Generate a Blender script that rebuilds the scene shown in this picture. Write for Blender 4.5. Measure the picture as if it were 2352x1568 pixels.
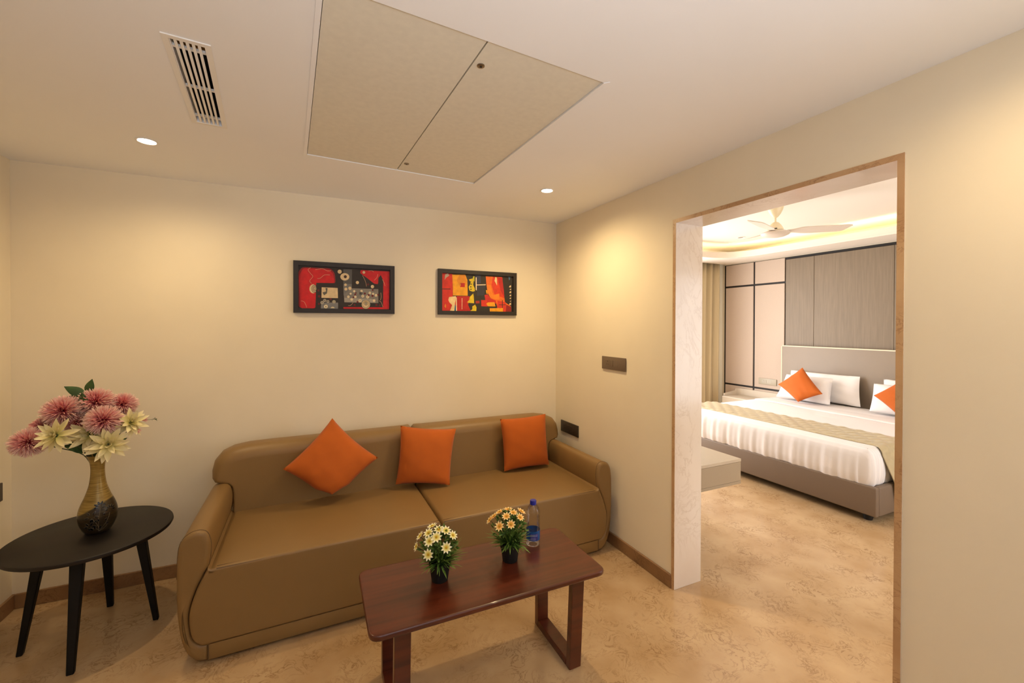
import bpy, bmesh, math, random
from mathutils import Vector, Matrix, Quaternion
random.seed(7)
R = math.radians
for o in list(bpy.data.objects):
    bpy.data.objects.remove(o, do_unlink=True)
S = bpy.context.scene
COL = S.collection

# ------------------------------------------------------------------ camera
F_PX, CY_PX = 973.864, 752.589
yaw, pitch, roll = 0.430669, 0.0070351, 0.00286803
fw = Vector((math.sin(yaw)*math.cos(pitch), math.cos(yaw)*math.cos(pitch), -math.sin(pitch)))
rt = Vector((math.cos(yaw), -math.sin(yaw), 0)); up = rt.cross(fw)
r2 = rt*math.cos(roll)+up*math.sin(roll); u2 = -rt*math.sin(roll)+up*math.cos(roll)
cam = bpy.data.cameras.new('camera'); camo = bpy.data.objects.new('camera', cam); COL.objects.link(camo)
camo.matrix_world = Matrix(((r2.x, u2.x, -fw.x, -1.87708), (r2.y, u2.y, -fw.y, -3.17377),
                            (r2.z, u2.z, -fw.z, 1.52946), (0, 0, 0, 1)))
cam.sensor_width = 36; cam.lens = F_PX/2352*36; cam.clip_start = .02
cam.shift_y = (CY_PX-784)/2352
S.camera = camo
# ------------------------------------------------------------------ world, window light, exposure
W = bpy.data.worlds.new('world'); S.world = W; W.use_nodes = True
W.node_tree.nodes['Background'].inputs[0].default_value = (.62, .74, 1, 1)
W.node_tree.nodes['Background'].inputs[1].default_value = 1.0
S.view_settings.view_transform = 'Standard'; S.view_settings.look = 'None'
S.view_settings.gamma = 1; S.view_settings.use_curve_mapping = False
S.view_settings.exposure = 0.0
def area(name, loc, rot, sx, sy, power, col):
    l = bpy.data.lights.new(name, 'AREA'); l.shape = 'RECTANGLE'; l.size = sx; l.size_y = sy
    l.energy = power; l.color = col
    o = bpy.data.objects.new(name, l); COL.objects.link(o); o.location = loc; o.rotation_euler = rot
    return o
# daylight entering through the bedroom window (window wall at y = 1.8), facing -y into the room
area('daylight_and_fill', (1.75, 1.93, 1.25), (R(-90), 0, 0), 2.9, 2.2, 165, (1, .96, .92))
# fill for jamb and floor from an added, unseen window in the end wall (y = -3.4), facing +y
area('daylight_and_fill', (2.1, -3.53, 1.35), (R(90), 0, 0), 1.9, 1.7, 40, (1, .96, .92))
# ceiling fill behind the camera: an added window with its lamp aimed upwards
wd = area('daylight_and_fill', (-1.5, -4.47, 1.45), (R(140), 0, 0), 1.5, 1.2, 28, (.90, .93, 1))
wd.data.spread = R(95)                                                  # narrowed to brighten the ceiling more than the lower walls
WARM = (1.0, .74, .40)
SPOT_W = (28, 51, 20)

# ------------------------------------------------------------------ helpers
def lin(c):
    f = lambda v: v/12.92 if v <= .04045 else ((v+.055)/1.055)**2.4
    return tuple(f(v/255) for v in c)+(1,)
def newmat(name):
    m = bpy.data.materials.new(name); m.use_nodes = True
    n = m.node_tree.nodes; return m, n, m.node_tree.links, n['Principled BSDF']
def mat(name, rgb, rough=.5, metal=0, spec=.5, var=0, scale=8, bump=0, bscale=200, sheen=0, coat=0):
    m, n, l, p = newmat(name)
    p.inputs['Base Color'].default_value = lin(rgb); p.inputs['Roughness'].default_value = rough
    p.inputs['Metallic'].default_value = metal; p.inputs['Specular IOR Level'].default_value = spec
    p.inputs['Sheen Weight'].default_value = sheen; p.inputs['Coat Weight'].default_value = coat
    tc = n.new('ShaderNodeTexCoord')
    if var:
        t = n.new('ShaderNodeTexNoise'); t.inputs['Scale'].default_value = scale; t.inputs['Detail'].default_value = 4
        l.new(tc.outputs['Object'], t.inputs['Vector'])
        r = n.new('ShaderNodeValToRGB'); c = lin(rgb)
        r.color_ramp.elements[0].position = .3; r.color_ramp.elements[1].position = .7
        r.color_ramp.elements[0].color = tuple(v*(1-var) for v in c[:3])+(1,)
        r.color_ramp.elements[1].color = tuple(min(1, v*(1+var)) for v in c[:3])+(1,)
        l.new(t.outputs['Fac'], r.inputs['Fac']); l.new(r.outputs['Color'], p.inputs['Base Color'])
    if bump:
        t = n.new('ShaderNodeTexNoise'); t.inputs['Scale'].default_value = bscale; t.inputs['Detail'].default_value = 3
        l.new(tc.outputs['Object'], t.inputs['Vector'])
        b = n.new('ShaderNodeBump'); b.inputs['Strength'].default_value = bump; b.inputs['Distance'].default_value = .002
        l.new(t.outputs['Fac'], b.inputs['Height']); l.new(b.outputs['Normal'], p.inputs['Normal'])
    return m
def ramp_uv(name, stops, rough=.6, trans=0):
    """colour along a petal (UV y: 0 at its root, 1 at its tip)"""
    m, n, l, p = newmat(name); p.inputs['Roughness'].default_value = rough
    uv = n.new('ShaderNodeUVMap'); uv.uv_map = 'UVMap'
    s = n.new('ShaderNodeSeparateXYZ'); l.new(uv.outputs[0], s.inputs[0])
    r = n.new('ShaderNodeValToRGB'); e = r.color_ramp.elements
    e[0].position, e[0].color = stops[0][0], lin(stops[0][1]); e[1].position, e[1].color = stops[-1][0], lin(stops[-1][1])
    for q, c in stops[1:-1]:
        x = e.new(q); x.color = lin(c)
    l.new(s.outputs['Y'], r.inputs['Fac']); l.new(r.outputs['Color'], p.inputs['Base Color'])
    p.inputs['Subsurface Weight'].default_value = trans
    p.inputs['Subsurface Radius'].default_value = (.01, .008, .006)
    return m
def emit(name, rgb, strength):
    m, n, l, p = newmat(name); p.inputs['Base Color'].default_value = (.8, .8, .8, 1)
    p.inputs['Emission Color'].default_value = rgb+(1,); p.inputs['Emission Strength'].default_value = strength
    return m
def marble(name, base, vein, dark, scale, rough=.22, coat=.2, veinw=.7, stretch=(1, 1, 1)):
    m, n, l, p = newmat(name); tc = n.new('ShaderNodeTexCoord')
    mp = n.new('ShaderNodeMapping'); mp.inputs['Scale'].default_value = stretch; l.new(tc.outputs['Object'], mp.inputs['Vector'])
    big = n.new('ShaderNodeTexNoise'); big.inputs['Scale'].default_value = scale*.5; big.inputs['Detail'].default_value = 6
    l.new(mp.outputs[0], big.inputs['Vector'])
    v1 = n.new('ShaderNodeTexNoise'); v1.inputs['Scale'].default_value = scale*1.6; v1.inputs['Detail'].default_value = 8
    v1.inputs['Roughness'].default_value = .62; v1.inputs['Distortion'].default_value = 2.2; l.new(mp.outputs[0], v1.inputs['Vector'])
    # thin veins where the distorted noise crosses its middle value
    sub = n.new('ShaderNodeMath'); sub.operation = 'SUBTRACT'; sub.inputs[1].default_value = .5; l.new(v1.outputs['Fac'], sub.inputs[0])
    ab = n.new('ShaderNodeMath'); ab.operation = 'ABSOLUTE'; l.new(sub.outputs[0], ab.inputs[0])
    r = n.new('ShaderNodeValToRGB'); r.color_ramp.elements[0].position = 0; r.color_ramp.elements[0].color = (veinw,)*3+(1,)
    r.color_ramp.elements[1].position = .036; r.color_ramp.elements[1].color = (0, 0, 0, 1); l.new(ab.outputs[0], r.inputs['Fac'])
    gate = n.new('ShaderNodeTexNoise'); gate.inputs['Scale'].default_value = scale*.9; gate.inputs['Detail'].default_value = 3
    l.new(mp.outputs[0], gate.inputs['Vector'])
    gr = n.new('ShaderNodeValToRGB'); gr.color_ramp.elements[0].position = .42; gr.color_ramp.elements[1].position = .62
    l.new(gate.outputs['Fac'], gr.inputs['Fac'])
    mul = n.new('ShaderNodeMath'); mul.operation = 'MULTIPLY'; l.new(r.outputs['Color'], mul.inputs[0]); l.new(gr.outputs['Color'], mul.inputs[1])
    cr = n.new('ShaderNodeValToRGB'); cr.color_ramp.elements[0].position = .33; cr.color_ramp.elements[0].color = lin(vein)
    cr.color_ramp.elements[1].position = .66; cr.color_ramp.elements[1].color = lin(base); l.new(big.outputs['Fac'], cr.inputs['Fac'])
    mx = n.new('ShaderNodeMixRGB'); mx.inputs[2].default_value = lin(dark); l.new(mul.outputs[0], mx.inputs[0]); l.new(cr.outputs['Color'], mx.inputs[1])
    l.new(mx.outputs[0], p.inputs['Base Color']); p.inputs['Roughness'].default_value = rough; p.inputs['Coat Weight'].default_value = coat
    p.inputs['Coat Roughness'].default_value = .12
    return m
def wood(name, c1, c2, rough, scale=(2, 30, 30), detail=5, coat=0):
    m, n, l, p = newmat(name); tc = n.new('ShaderNodeTexCoord'); mp = n.new('ShaderNodeMapping')
    mp.inputs['Scale'].default_value = scale; l.new(tc.outputs['Object'], mp.inputs['Vector'])
    t = n.new('ShaderNodeTexNoise'); t.inputs['Scale'].default_value = 1; t.inputs['Detail'].default_value = detail
    t.inputs['Distortion'].default_value = .6; l.new(mp.outputs[0], t.inputs['Vector'])
    r = n.new('ShaderNodeValToRGB'); r.color_ramp.elements[0].position = .3; r.color_ramp.elements[0].color = lin(c1)
    r.color_ramp.elements[1].position = .7; r.color_ramp.elements[1].color = lin(c2)
    l.new(t.outputs['Fac'], r.inputs['Fac']); l.new(r.outputs['Color'], p.inputs['Base Color'])
    p.inputs['Roughness'].default_value = rough; p.inputs['Coat Weight'].default_value = coat
    return m

def link(name, me, m, parent=None, smooth=None):
    if m is not None:
        for x in (m if isinstance(m, (list, tuple)) else [m]):
            me.materials.append(x)
    if smooth is not None:
        me.shade_smooth(); me.set_sharp_from_angle(angle=R(smooth))
    o = bpy.data.objects.new(name, me); COL.objects.link(o)
    if parent: o.parent = parent
    return o
def build(name, bm, m, parent=None, smooth=40, loc=None, rot=None):
    bmesh.ops.recalc_face_normals(bm, faces=bm.faces[:])
    me = bpy.data.meshes.new(name); bm.to_mesh(me); bm.free()
    o = link(name, me, m, parent, smooth)
    if loc: o.location = loc
    if rot: o.rotation_euler = rot
    return o
def tag(o, label, cat, group=None):
    o['label'] = label; o['category'] = cat
    if group: o['group'] = group
    return o
def thing(name, label, cat, loc=(0, 0, 0), rot=(0, 0, 0), group=None):
    o = bpy.data.objects.new(name, None); COL.objects.link(o); o.location = loc; o.rotation_euler = rot
    o.empty_display_size = .1
    return tag(o, label, cat, group)
def struct(o): o['kind'] = 'structure'; return o
def B(): return bmesh.new()
def box(bm, a, b, r=0, seg=2):
    g = bmesh.ops.create_cube(bm, size=1)
    vs = g['verts']
    for v in vs:
        v.co = Vector([(a[i]+b[i])/2+v.co[i]*(b[i]-a[i]) for i in range(3)])
    if r:
        es = list({e for v in vs for e in v.link_edges})
        bmesh.ops.bevel(bm, geom=es, offset=r, segments=seg, affect='EDGES', profile=.5)
    return bm
def lathe(bm, prof, n=32, cap=True, mtx=None):
    """profile of (radius, z)"""
    rings = []
    for r, z in prof:
        rings.append([bm.verts.new((r*math.cos(2*math.pi*i/n), r*math.sin(2*math.pi*i/n), z)) for i in range(n)])
    for a, b in zip(rings, rings[1:]):
        for i in range(n):
            bm.faces.new((a[i], a[(i+1) % n], b[(i+1) % n], b[i]))
    if cap:
        bm.faces.new(rings[0][::-1]); bm.faces.new(rings[-1])
    if mtx:
        for ring in rings:
            for v in ring: v.co = mtx @ v.co
    return bm
def tube(bm, pts, rad, n=8, closed=False):
    pts = [Vector(p) for p in pts]; m = len(pts); rings = []
    for i, p in enumerate(pts):
        a = pts[(i-1) % m] if closed or i else pts[0]; b = pts[(i+1) % m] if closed or i < m-1 else pts[-1]
        t = (b-a).normalized(); ref = Vector((0, 0, 1)) if abs(t.z) < .9 else Vector((1, 0, 0))
        u = t.cross(ref).normalized(); w = t.cross(u)
        r = rad[i] if isinstance(rad, (list, tuple)) else rad
        rings.append([bm.verts.new(p+u*r*math.cos(2*math.pi*k/n)+w*r*math.sin(2*math.pi*k/n)) for k in range(n)])
    prs = list(zip(rings, rings[1:])) + ([(rings[-1], rings[0])] if closed else [])
    for a, b in prs:
        for k in range(n): bm.faces.new((a[k], a[(k+1) % n], b[(k+1) % n], b[k]))
    if not closed:
        bm.faces.new(rings[0][::-1]); bm.faces.new(rings[-1])
    return bm
def catmull(pts, k=4, closed=True):
    out = []; n = len(pts)
    rng = range(n) if closed else range(n-1)
    for i in rng:
        g = lambda j: Vector(pts[j % n]) if closed else Vector(pts[max(0, min(n-1, j))])
        p0, p1, p2, p3 = g(i-1), g(i), g(i+1), g(i+2)
        for s in range(k):
            t = s/k
            out.append(.5*((2*p1)+(p2-p0)*t+(2*p0-5*p1+4*p2-p3)*t*t+(3*p1-p0-3*p2+p3)*t**3))
    if not closed: out.append(Vector(pts[-1]))
    return out
def fillet(pts, rad, k=5):
    """round the corners of a polygon; rad one number or one per corner"""
    out = []; n = len(pts)
    for i in range(n):
        p = Vector(pts[i]); a = Vector(pts[i-1]); b = Vector(pts[(i+1) % n])
        r = rad[i] if isinstance(rad, (list, tuple)) else rad
        r = min(r, (a-p).length*.49, (b-p).length*.49)
        if r <= 0: out.append(p); continue
        s = p+(a-p).normalized()*r; e = p+(b-p).normalized()*r
        for j in range(k+1):
            t = j/k; out.append((1-t)**2*s+2*t*(1-t)*p+t*t*e)
    return out
def puff(bm, prof, rad, d0, d1, to3, steps=5, mid=0, back=True, shift=None):
    """sweep a closed 2-D profile from depth d0 to d1 with rounded front (and back) rims; to3(a, b, d) gives 3-D"""
    P = [Vector(p) for p in prof]; n = len(P)
    ar = sum(P[i].x*P[(i+1) % n].y-P[(i+1) % n].x*P[i].y for i in range(n))
    if ar < 0: P.reverse(); rad = list(rad)[::-1] if isinstance(rad, (list, tuple)) else rad
    N = []
    for i in range(n):
        e1 = (P[i]-P[i-1]).normalized(); e2 = (P[(i+1) % n]-P[i]).normalized()
        v = Vector((-e1.y-e2.y, e1.x+e2.x)); N.append(v.normalized() if v.length > 1e-6 else Vector((-e1.y, e1.x)))
    rr = rad if isinstance(rad, (list, tuple)) else [rad]*n
    sg = 1 if d1 > d0 else -1; rings = []
    def ring(off, dep): rings.append([bm.verts.new(to3((P[i]+N[i]*off(rr[i])).x, (P[i]+N[i]*off(rr[i])).y, dep(rr[i]))) for i in range(n)])
    ring(lambda r: r+.004, lambda r: d0)                                  # keeps the end caps flat
    for k in range(steps+1):
        th = k/steps*math.pi/2
        ring(lambda r, th=th: r*(1-math.sin(th)), lambda r, th=th: d0+sg*r*(1-math.cos(th)))
    for k in range(mid):
        t = (k+1)/(mid+1); ring(lambda r: 0, lambda r, t=t: (d0+sg*r)*(1-t)+(d1-sg*(r if back else 0))*t)
    if back:
        for k in range(steps+1):
            th = k/steps*math.pi/2
            ring(lambda r, th=th: r*(1-math.cos(th)), lambda r, th=th: d1-sg*r*(1-math.sin(th)))
        ring(lambda r: r+.004, lambda r: d1)
    else: ring(lambda r: 0, lambda r: d1)
    for a, b in zip(rings, rings[1:]):
        for i in range(n): bm.faces.new((a[i], a[(i+1) % n], b[(i+1) % n], b[i]))
    f1 = bm.faces.new(rings[0]); f2 = bm.faces.new(rings[-1][::-1])
    f1.normal_update(); f2.normal_update(); bmesh.ops.triangulate(bm, faces=[f1, f2])
    return bm
def pillow(bm, corners, thick, pinch=.05, n=26, p=2.6, squash=None, lump=.004, seed=0):
    """stuffed square cushion spanning four corners (bl, br, tr, tl)"""
    c = [Vector(q) for q in corners]
    nrm = (c[1]-c[0]).cross(c[3]-c[0]).normalized(); ctr = sum(c, Vector())/4
    rnd = random.Random(seed); ph = [rnd.uniform(0, 6) for _ in range(6)]
    front, backg = {}, {}
    for i in range(n+1):
        for j in range(n+1):
            u, v = -1+2*i/n, -1+2*j/n
            uu = u*(1-pinch*(1-v*v)*abs(u)); vv = v*(1-pinch*(1-u*u)*abs(v))
            a, b = (uu+1)/2, (vv+1)/2
            q = (c[0]*(1-a)+c[1]*a)*(1-b)+(c[3]*(1-a)+c[2]*a)*b
            h = ((1-abs(u)**p)*(1-abs(v)**p))**.55
            h *= 1+.05*math.sin(3*u+ph[0])*math.sin(2.5*v+ph[1])
            edge = max(abs(u), abs(v))
            w = lump*math.sin(9*u+4*v+ph[2])*math.sin(7*v-3*u+ph[3])*edge*h
            if squash: q = squash(q, u, v)
            fr = q+nrm*(thick/2*h+w)
            front[i, j] = bm.verts.new(fr)
            if i in (0, n) or j in (0, n): backg[i, j] = front[i, j]
            else: backg[i, j] = bm.verts.new(q-nrm*thick/2*h)
    for i in range(n):
        for j in range(n):
            bm.faces.new((front[i, j], front[i+1, j], front[i+1, j+1], front[i, j+1]))
            bm.faces.new((backg[i, j], backg[i, j+1], backg[i+1, j+1], backg[i+1, j]))
    return bm
def petal(bm, M, L, wid, curl=.3, seg=5, cup=.25, tip=.7, ty0=0, ty1=1, endw=.04):
    """one petal from the origin along +x of M, curling towards +z; UV y runs root to tip"""
    uv = bm.loops.layers.uv.get('UVMap') or bm.loops.layers.uv.new('UVMap'); rows = []
    for k in range(seg+1):
        t = k/seg
        w = wid*math.sin(math.pi*min(1, t**tip*.93+.06))
        if k == seg: w = wid*endw
        x = L*t*(1-.25*abs(curl)*t); z = L*curl*t*t
        rows.append([bm.verts.new(M @ Vector((x, -w/2, z+cup*w))), bm.verts.new(M @ Vector((x, 0, z))), bm.verts.new(M @ Vector((x, w/2, z+cup*w)))])
    for k in range(seg):
        for s in (0, 1):
            f = bm.faces.new((rows[k][s], rows[k+1][s], rows[k+1][s+1], rows[k][s+1]))
            for lp in f.loops:
                t = (k if lp.vert in rows[k] else k+1)/seg
                lp[uv].uv = (.5, ty0+(ty1-ty0)*t)
def frame_z(d, spin=0):
    """matrix whose +z looks along d"""
    q = Vector((0, 0, 1)).rotation_difference(Vector(d).normalized())
    return q.to_matrix().to_4x4() @ Matrix.Rotation(spin, 4, 'Z')
def cp(o, parent=None):
    c = o.copy(); COL.objects.link(c)
    if parent: c.parent = parent
    return c

# ------------------------------------------------------------------ materials
M = {}
M['wall'] = mat('cream_paint', (242, 230, 204), .75, var=.02, scale=3, bump=.08, bscale=500)
M['ceil'] = mat('ceiling_paint', (250, 249, 247), .8, var=.015, scale=2)
M['hatch'] = mat('hatch_board', (230, 224, 206), .75, var=.03, scale=40)
M['bedceil'] = mat('bedroom_ceiling_paint', (236, 226, 212), .8)
M['floor'] = marble('beige_marble_floor', (204, 173, 132), (184, 149, 106), (132, 94, 56), 7, rough=.24, coat=.15)
M['skirt'] = marble('brown_marble_skirting', (160, 122, 84), (122, 86, 54), (84, 54, 30), 7, rough=.35, coat=.1)
M['jamb'] = marble('pale_marble_lining', (236, 224, 210), (222, 205, 186), (196, 172, 148), 4, rough=.22, coat=.3, veinw=.4, stretch=(1, 1, .6))
M['leather'] = mat('tan_leatherette', (141, 110, 66), .42, var=.03, scale=6, bump=.25, bscale=420)
M['seam'] = mat('leather_seam', (112, 86, 54), .6)
M['orange'] = mat('orange_cotton', (190, 92, 10), .85, var=.05, scale=9, bump=.4, bscale=700, sheen=.08)
M['table'] = wood('red_brown_wood', (68, 26, 12), (102, 44, 22), .3, (1.5, 26, 26), coat=.25)
M['black'] = wood('black_stained_wood', (13, 9, 8), (21, 14, 12), .5, (4, 40, 40))
M['blackleg'] = mat('black_leg_paint', (6, 5, 5), .6, spec=.3)
M['gold'] = wood('brushed_gold_glaze', (168, 138, 62), (128, 100, 40), .35, (30, 30, 180))
M['pot'] = mat('black_plastic_pot', (14, 14, 15), .6)
M['leafg'] = ramp_uv('green_leaf', [(0, (36, 58, 20)), (.4, (76, 112, 42)), (1, (122, 150, 66))], .5)
M['roseleaf'] = mat('dark_green_leaf', (52, 82, 36), .5, var=.2, scale=30)
M['stem'] = mat('green_stem', (58, 74, 36), .6)
M['pink'] = ramp_uv('pink_petal', [(0, (200, 34, 80)), (.26, (236, 96, 122)), (.48, (248, 164, 162)), (1, (255, 226, 212))], .7)
M['cream'] = ramp_uv('cream_petal', [(0, (206, 206, 110)), (.4, (238, 226, 160)), (1, (248, 236, 196))], .6, .1)
M['daisy'] = ramp_uv('white_yellow_daisy', [(0, (216, 186, 40)), (.35, (240, 226, 120)), (.75, (252, 246, 214)), (1, (255, 250, 236))], .6)
M['daisyo'] = ramp_uv('orange_yellow_daisy', [(0, (214, 110, 30)), (.4, (248, 190, 90)), (.75, (252, 226, 160)), (1, (255, 240, 210))], .6)
M['daisyc'] = mat('daisy_centre', (206, 160, 30), .8, bump=.6, bscale=900)
M['framed'] = mat('black_picture_frame', (38, 31, 25), .45, var=.1, scale=60)
M['plate'] = mat('grey_brown_plate', (112, 94, 76), .45)
M['plated'] = mat('dark_switch_plate', (58, 48, 38), .45)
M['plateb'] = mat('champagne_plate', (176, 166, 146), .4)
M['hole'] = mat('socket_hole', (14, 11, 10), .7)
M['white'] = mat('white_metal', (244, 240, 232), .5)
M['dark'] = mat('dark_duct', (20, 19, 18), .8)
M['duct'] = mat('galvanised_duct', (70, 62, 46), .5, metal=.6)
M['steel'] = mat('steel_screw', (150, 140, 125), .35, metal=1)
M['lamp'] = emit('downlight_lens', (1, .88, .68), 30)
M['led'] = emit('cove_led', (1, .84, .50), 20)
M['taupe'] = mat('taupe_leatherette', (123, 105, 88), .5, var=.02, scale=5, bump=.2, bscale=400)
M['head'] = mat('headboard_leatherette', (142, 127, 110), .5, var=.02, scale=5)
M['cream_edge'] = mat('cream_piping', (236, 222, 196), .5)
M['fabric'] = mat('beige_fabric_panel', (196, 178, 162), .85, var=.05, scale=120, bump=.2, bscale=600)
M['veneer'] = wood('grey_oak_veneer', (118, 102, 82), (130, 114, 93), .5, (60, 60, 3))
M['gap'] = mat('black_joint', (24, 18, 15), .6)
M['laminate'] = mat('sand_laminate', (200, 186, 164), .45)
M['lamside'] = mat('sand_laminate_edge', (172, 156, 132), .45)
M['nightw'] = mat('warm_white_laminate', (206, 194, 176), .5)
M['curtain'] = mat('beige_curtain', (204, 186, 148), .85, bump=.15, bscale=500)
M['fan'] = mat('ivory_fan_enamel', (240, 226, 190), .35)
M['fanb'] = mat('white_fan_blade', (226, 214, 200), .45)
M['print'] = mat('black_print', (26, 22, 20), .7)
M['cap'] = mat('blue_plastic_cap', (30, 38, 150), .35)
M['label'] = mat('blue_bottle_label', (24, 84, 150), .35)
M['labelp'] = mat('violet_label_panel', (58, 60, 128), .45)
M['labelt'] = mat('pale_label_print', (150, 150, 200), .45)
M['silkn'] = None
def sheet_mat():
    m, n, l, p = newmat('white_striped_sheet'); tc = n.new('ShaderNodeTexCoord'); s = n.new('ShaderNodeSeparateXYZ')
    l.new(tc.outputs['Object'], s.inputs[0])
    w = n.new('ShaderNodeMath'); w.operation = 'MULTIPLY'; w.inputs[1].default_value = 2*math.pi/.03; l.new(s.outputs['X'], w.inputs[0])
    sn = n.new('ShaderNodeMath'); sn.operation = 'SINE'; l.new(w.outputs[0], sn.inputs[0])
    r = n.new('ShaderNodeValToRGB'); r.color_ramp.elements[0].position = .3; r.color_ramp.elements[1].position = .6
    r.color_ramp.elements[0].color = lin((233, 229, 228)); r.color_ramp.elements[1].color = lin((240, 236, 235))
    l.new(sn.outputs[0], r.inputs['Fac']); l.new(r.outputs['Color'], p.inputs['Base Color']); p.inputs['Roughness'].default_value = .7
    return m
M['sheet'] = sheet_mat()
M['pillowcase'] = mat('white_pillowcase', (238, 234, 232), .75, bump=.1, bscale=60)
def vase_mat():
    m, n, l, p = newmat('gold_and_black_glaze'); tc = n.new('ShaderNodeTexCoord')
    mp = n.new('ShaderNodeMapping'); mp.inputs['Scale'].default_value = (14, 14, 260); mp.inputs['Rotation'].default_value = (.35, .35, 0)
    l.new(tc.outputs['Object'], mp.inputs['Vector'])
    t = n.new('ShaderNodeTexNoise'); t.inputs['Scale'].default_value = 1; t.inputs['Detail'].default_value = 3; l.new(mp.outputs[0], t.inputs['Vector'])
    r = n.new('ShaderNodeValToRGB'); r.color_ramp.elements[0].position = .3; r.color_ramp.elements[0].color = lin((122, 98, 44))
    r.color_ramp.elements[1].position = .7; r.color_ramp.elements[1].color = lin((182, 154, 82)); l.new(t.outputs['Fac'], r.inputs['Fac'])
    r2_ = n.new('ShaderNodeValToRGB'); r2_.color_ramp.elements[0].position = .3; r2_.color_ramp.elements[0].color = lin((30, 24, 17))
    r2_.color_ramp.elements[1].position = .7; r2_.color_ramp.elements[1].color = lin((74, 60, 36)); l.new(t.outputs['Fac'], r2_.inputs['Fac'])
    s = n.new('ShaderNodeSeparateXYZ'); l.new(tc.outputs['Object'], s.inputs[0])
    k = n.new('ShaderNodeMath'); k.operation = 'MULTIPLY_ADD'; k.inputs[1].default_value = -.55; l.new(s.outputs['X'], k.inputs[0]); l.new(s.outputs['Z'], k.inputs[2])
    st = n.new('ShaderNodeMapRange'); st.inputs['From Min'].default_value = .128; st.inputs['From Max'].default_value = .136; l.new(k.outputs[0], st.inputs[0])
    # a dark glazed stripe runs down the side away from the gold front
    k2 = n.new('ShaderNodeMath'); k2.operation = 'MULTIPLY_ADD'; k2.inputs[1].default_value = -.55; l.new(s.outputs['Y'], k2.inputs[0]); l.new(s.outputs['X'], k2.inputs[2])
    rad = n.new('ShaderNodeVectorMath'); rad.operation = 'LENGTH'
    cb = n.new('ShaderNodeCombineXYZ'); l.new(s.outputs['X'], cb.inputs[0]); l.new(s.outputs['Y'], cb.inputs[1]); l.new(cb.outputs[0], rad.inputs[0])
    dv = n.new('ShaderNodeMath'); dv.operation = 'DIVIDE'; l.new(s.outputs['X'], dv.inputs[0]); l.new(rad.outputs['Value'], dv.inputs[1])
    ss = n.new('ShaderNodeMapRange'); ss.inputs['From Min'].default_value = -.94; ss.inputs['From Max'].default_value = -.90; l.new(dv.outputs[0], ss.inputs[0])
    mm = n.new('ShaderNodeMath'); mm.operation = 'MULTIPLY'; l.new(st.outputs[0], mm.inputs[0]); l.new(ss.outputs[0], mm.inputs[1])
    mx = n.new('ShaderNodeMixRGB'); l.new(mm.outputs[0], mx.inputs[0]); l.new(r2_.outputs['Color'], mx.inputs[1]); l.new(r.outputs['Color'], mx.inputs[2])
    l.new(mx.outputs[0], p.inputs['Base Color']); p.inputs['Roughness'].default_value = .28; p.inputs['Metallic'].default_value = .25
    return m
M['vase'] = vase_mat()
M['inlay'] = mat('black_glass_inlay', (12, 12, 18), .12)
M['inlays'] = mat('silver_line', (150, 140, 118), .4, metal=.5)
def clear_mat():
    m, n, l, p = newmat('clear_plastic'); out = n['Material Output']
    tr = n.new('ShaderNodeBsdfTransparent'); tr.inputs[0].default_value = (.985, .985, .99, 1)
    gl = n.new('ShaderNodeBsdfGlossy'); gl.inputs['Roughness'].default_value = .06
    fr = n.new('ShaderNodeFresnel'); fr.inputs['IOR'].default_value = 1.45
    ad = n.new('ShaderNodeMath'); ad.operation = 'MULTIPLY_ADD'; ad.inputs[1].default_value = .6; ad.inputs[2].default_value = .02; l.new(fr.outputs[0], ad.inputs[0])
    mx = n.new('ShaderNodeMixShader'); l.new(ad.outputs[0], mx.inputs[0]); l.new(tr.outputs[0], mx.inputs[1]); l.new(gl.outputs[0], mx.inputs[2])
    l.new(mx.outputs[0], out.inputs['Surface']); return m
M['clear'] = clear_mat()
def runner_mat():
    m, n, l, p = newmat('gold_satin'); p.inputs['Base Color'].default_value = lin((190, 174, 138)); p.inputs['Roughness'].default_value = .3
    p.inputs['Sheen Weight'].default_value = .2
    return m
M['satin'] = runner_mat()

# ------------------------------------------------------------------ room shell
H = 2.4; XL = -3.364; YF = -4.4; T = .204; BX = 4.08; BY0 = -3.4; BY1 = 1.8; HB = 2.69
D1, D2, HD = -1.331, -2.394, 2.137
bm = B(); box(bm, (XL-.2, YF-.2, -.1), (BX+.2, 2.0, 0)); struct(build('floor', bm, M['floor']))
bm = B(); box(bm, (XL-.2, 0, 0), (0, .2, 2.9)); struct(build('wall_back', bm, M['wall']))
bm = B(); box(bm, (XL-.2, YF, 0), (XL, 0, 2.9)); wl = struct(build('wall_left', bm, M['wall']))
FA, FB = -2.25, -.75
bm = B(); box(bm, (XL-.2, YF-.2, 0), (FA, YF, 2.9)); box(bm, (FB, YF-.2, 0), (T, YF, 2.9)); box(bm, (FA, YF-.2, 0), (FB, YF, .8)); box(bm, (FA, YF-.2, 2.1), (FB, YF, 2.9))
struct(build('wall_front', bm, M['wall']))
w3 = struct(bpy.data.objects.new('added_window_3', None)); COL.objects.link(w3)  # invented window, framing the ceiling fill lamp
for xa, za, xb, zb in ((FA, .8, FA+.05, 2.1), (FB-.05, .8, FB, 2.1), (FA+.05, .8, FB-.05, .85), (FA+.05, 2.05, FB-.05, 2.1), ((FA+FB)/2-.025, .85, (FA+FB)/2+.025, 2.05)):
    bm = B(); box(bm, (xa, YF-.1, za), (xb, YF-.05, zb)); build('window_frame', bm, mat('added_window_paint', (228, 216, 200), .5), w3)
bm = B(); box(bm, (0, D1, 0), (T, 2.0, 2.9)); box(bm, (0, YF, 0), (T, D2, 2.9)); box(bm, (0, D2, HD), (T, D1, 2.9))
struct(build('wall_right', bm, M['wall']))
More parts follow.
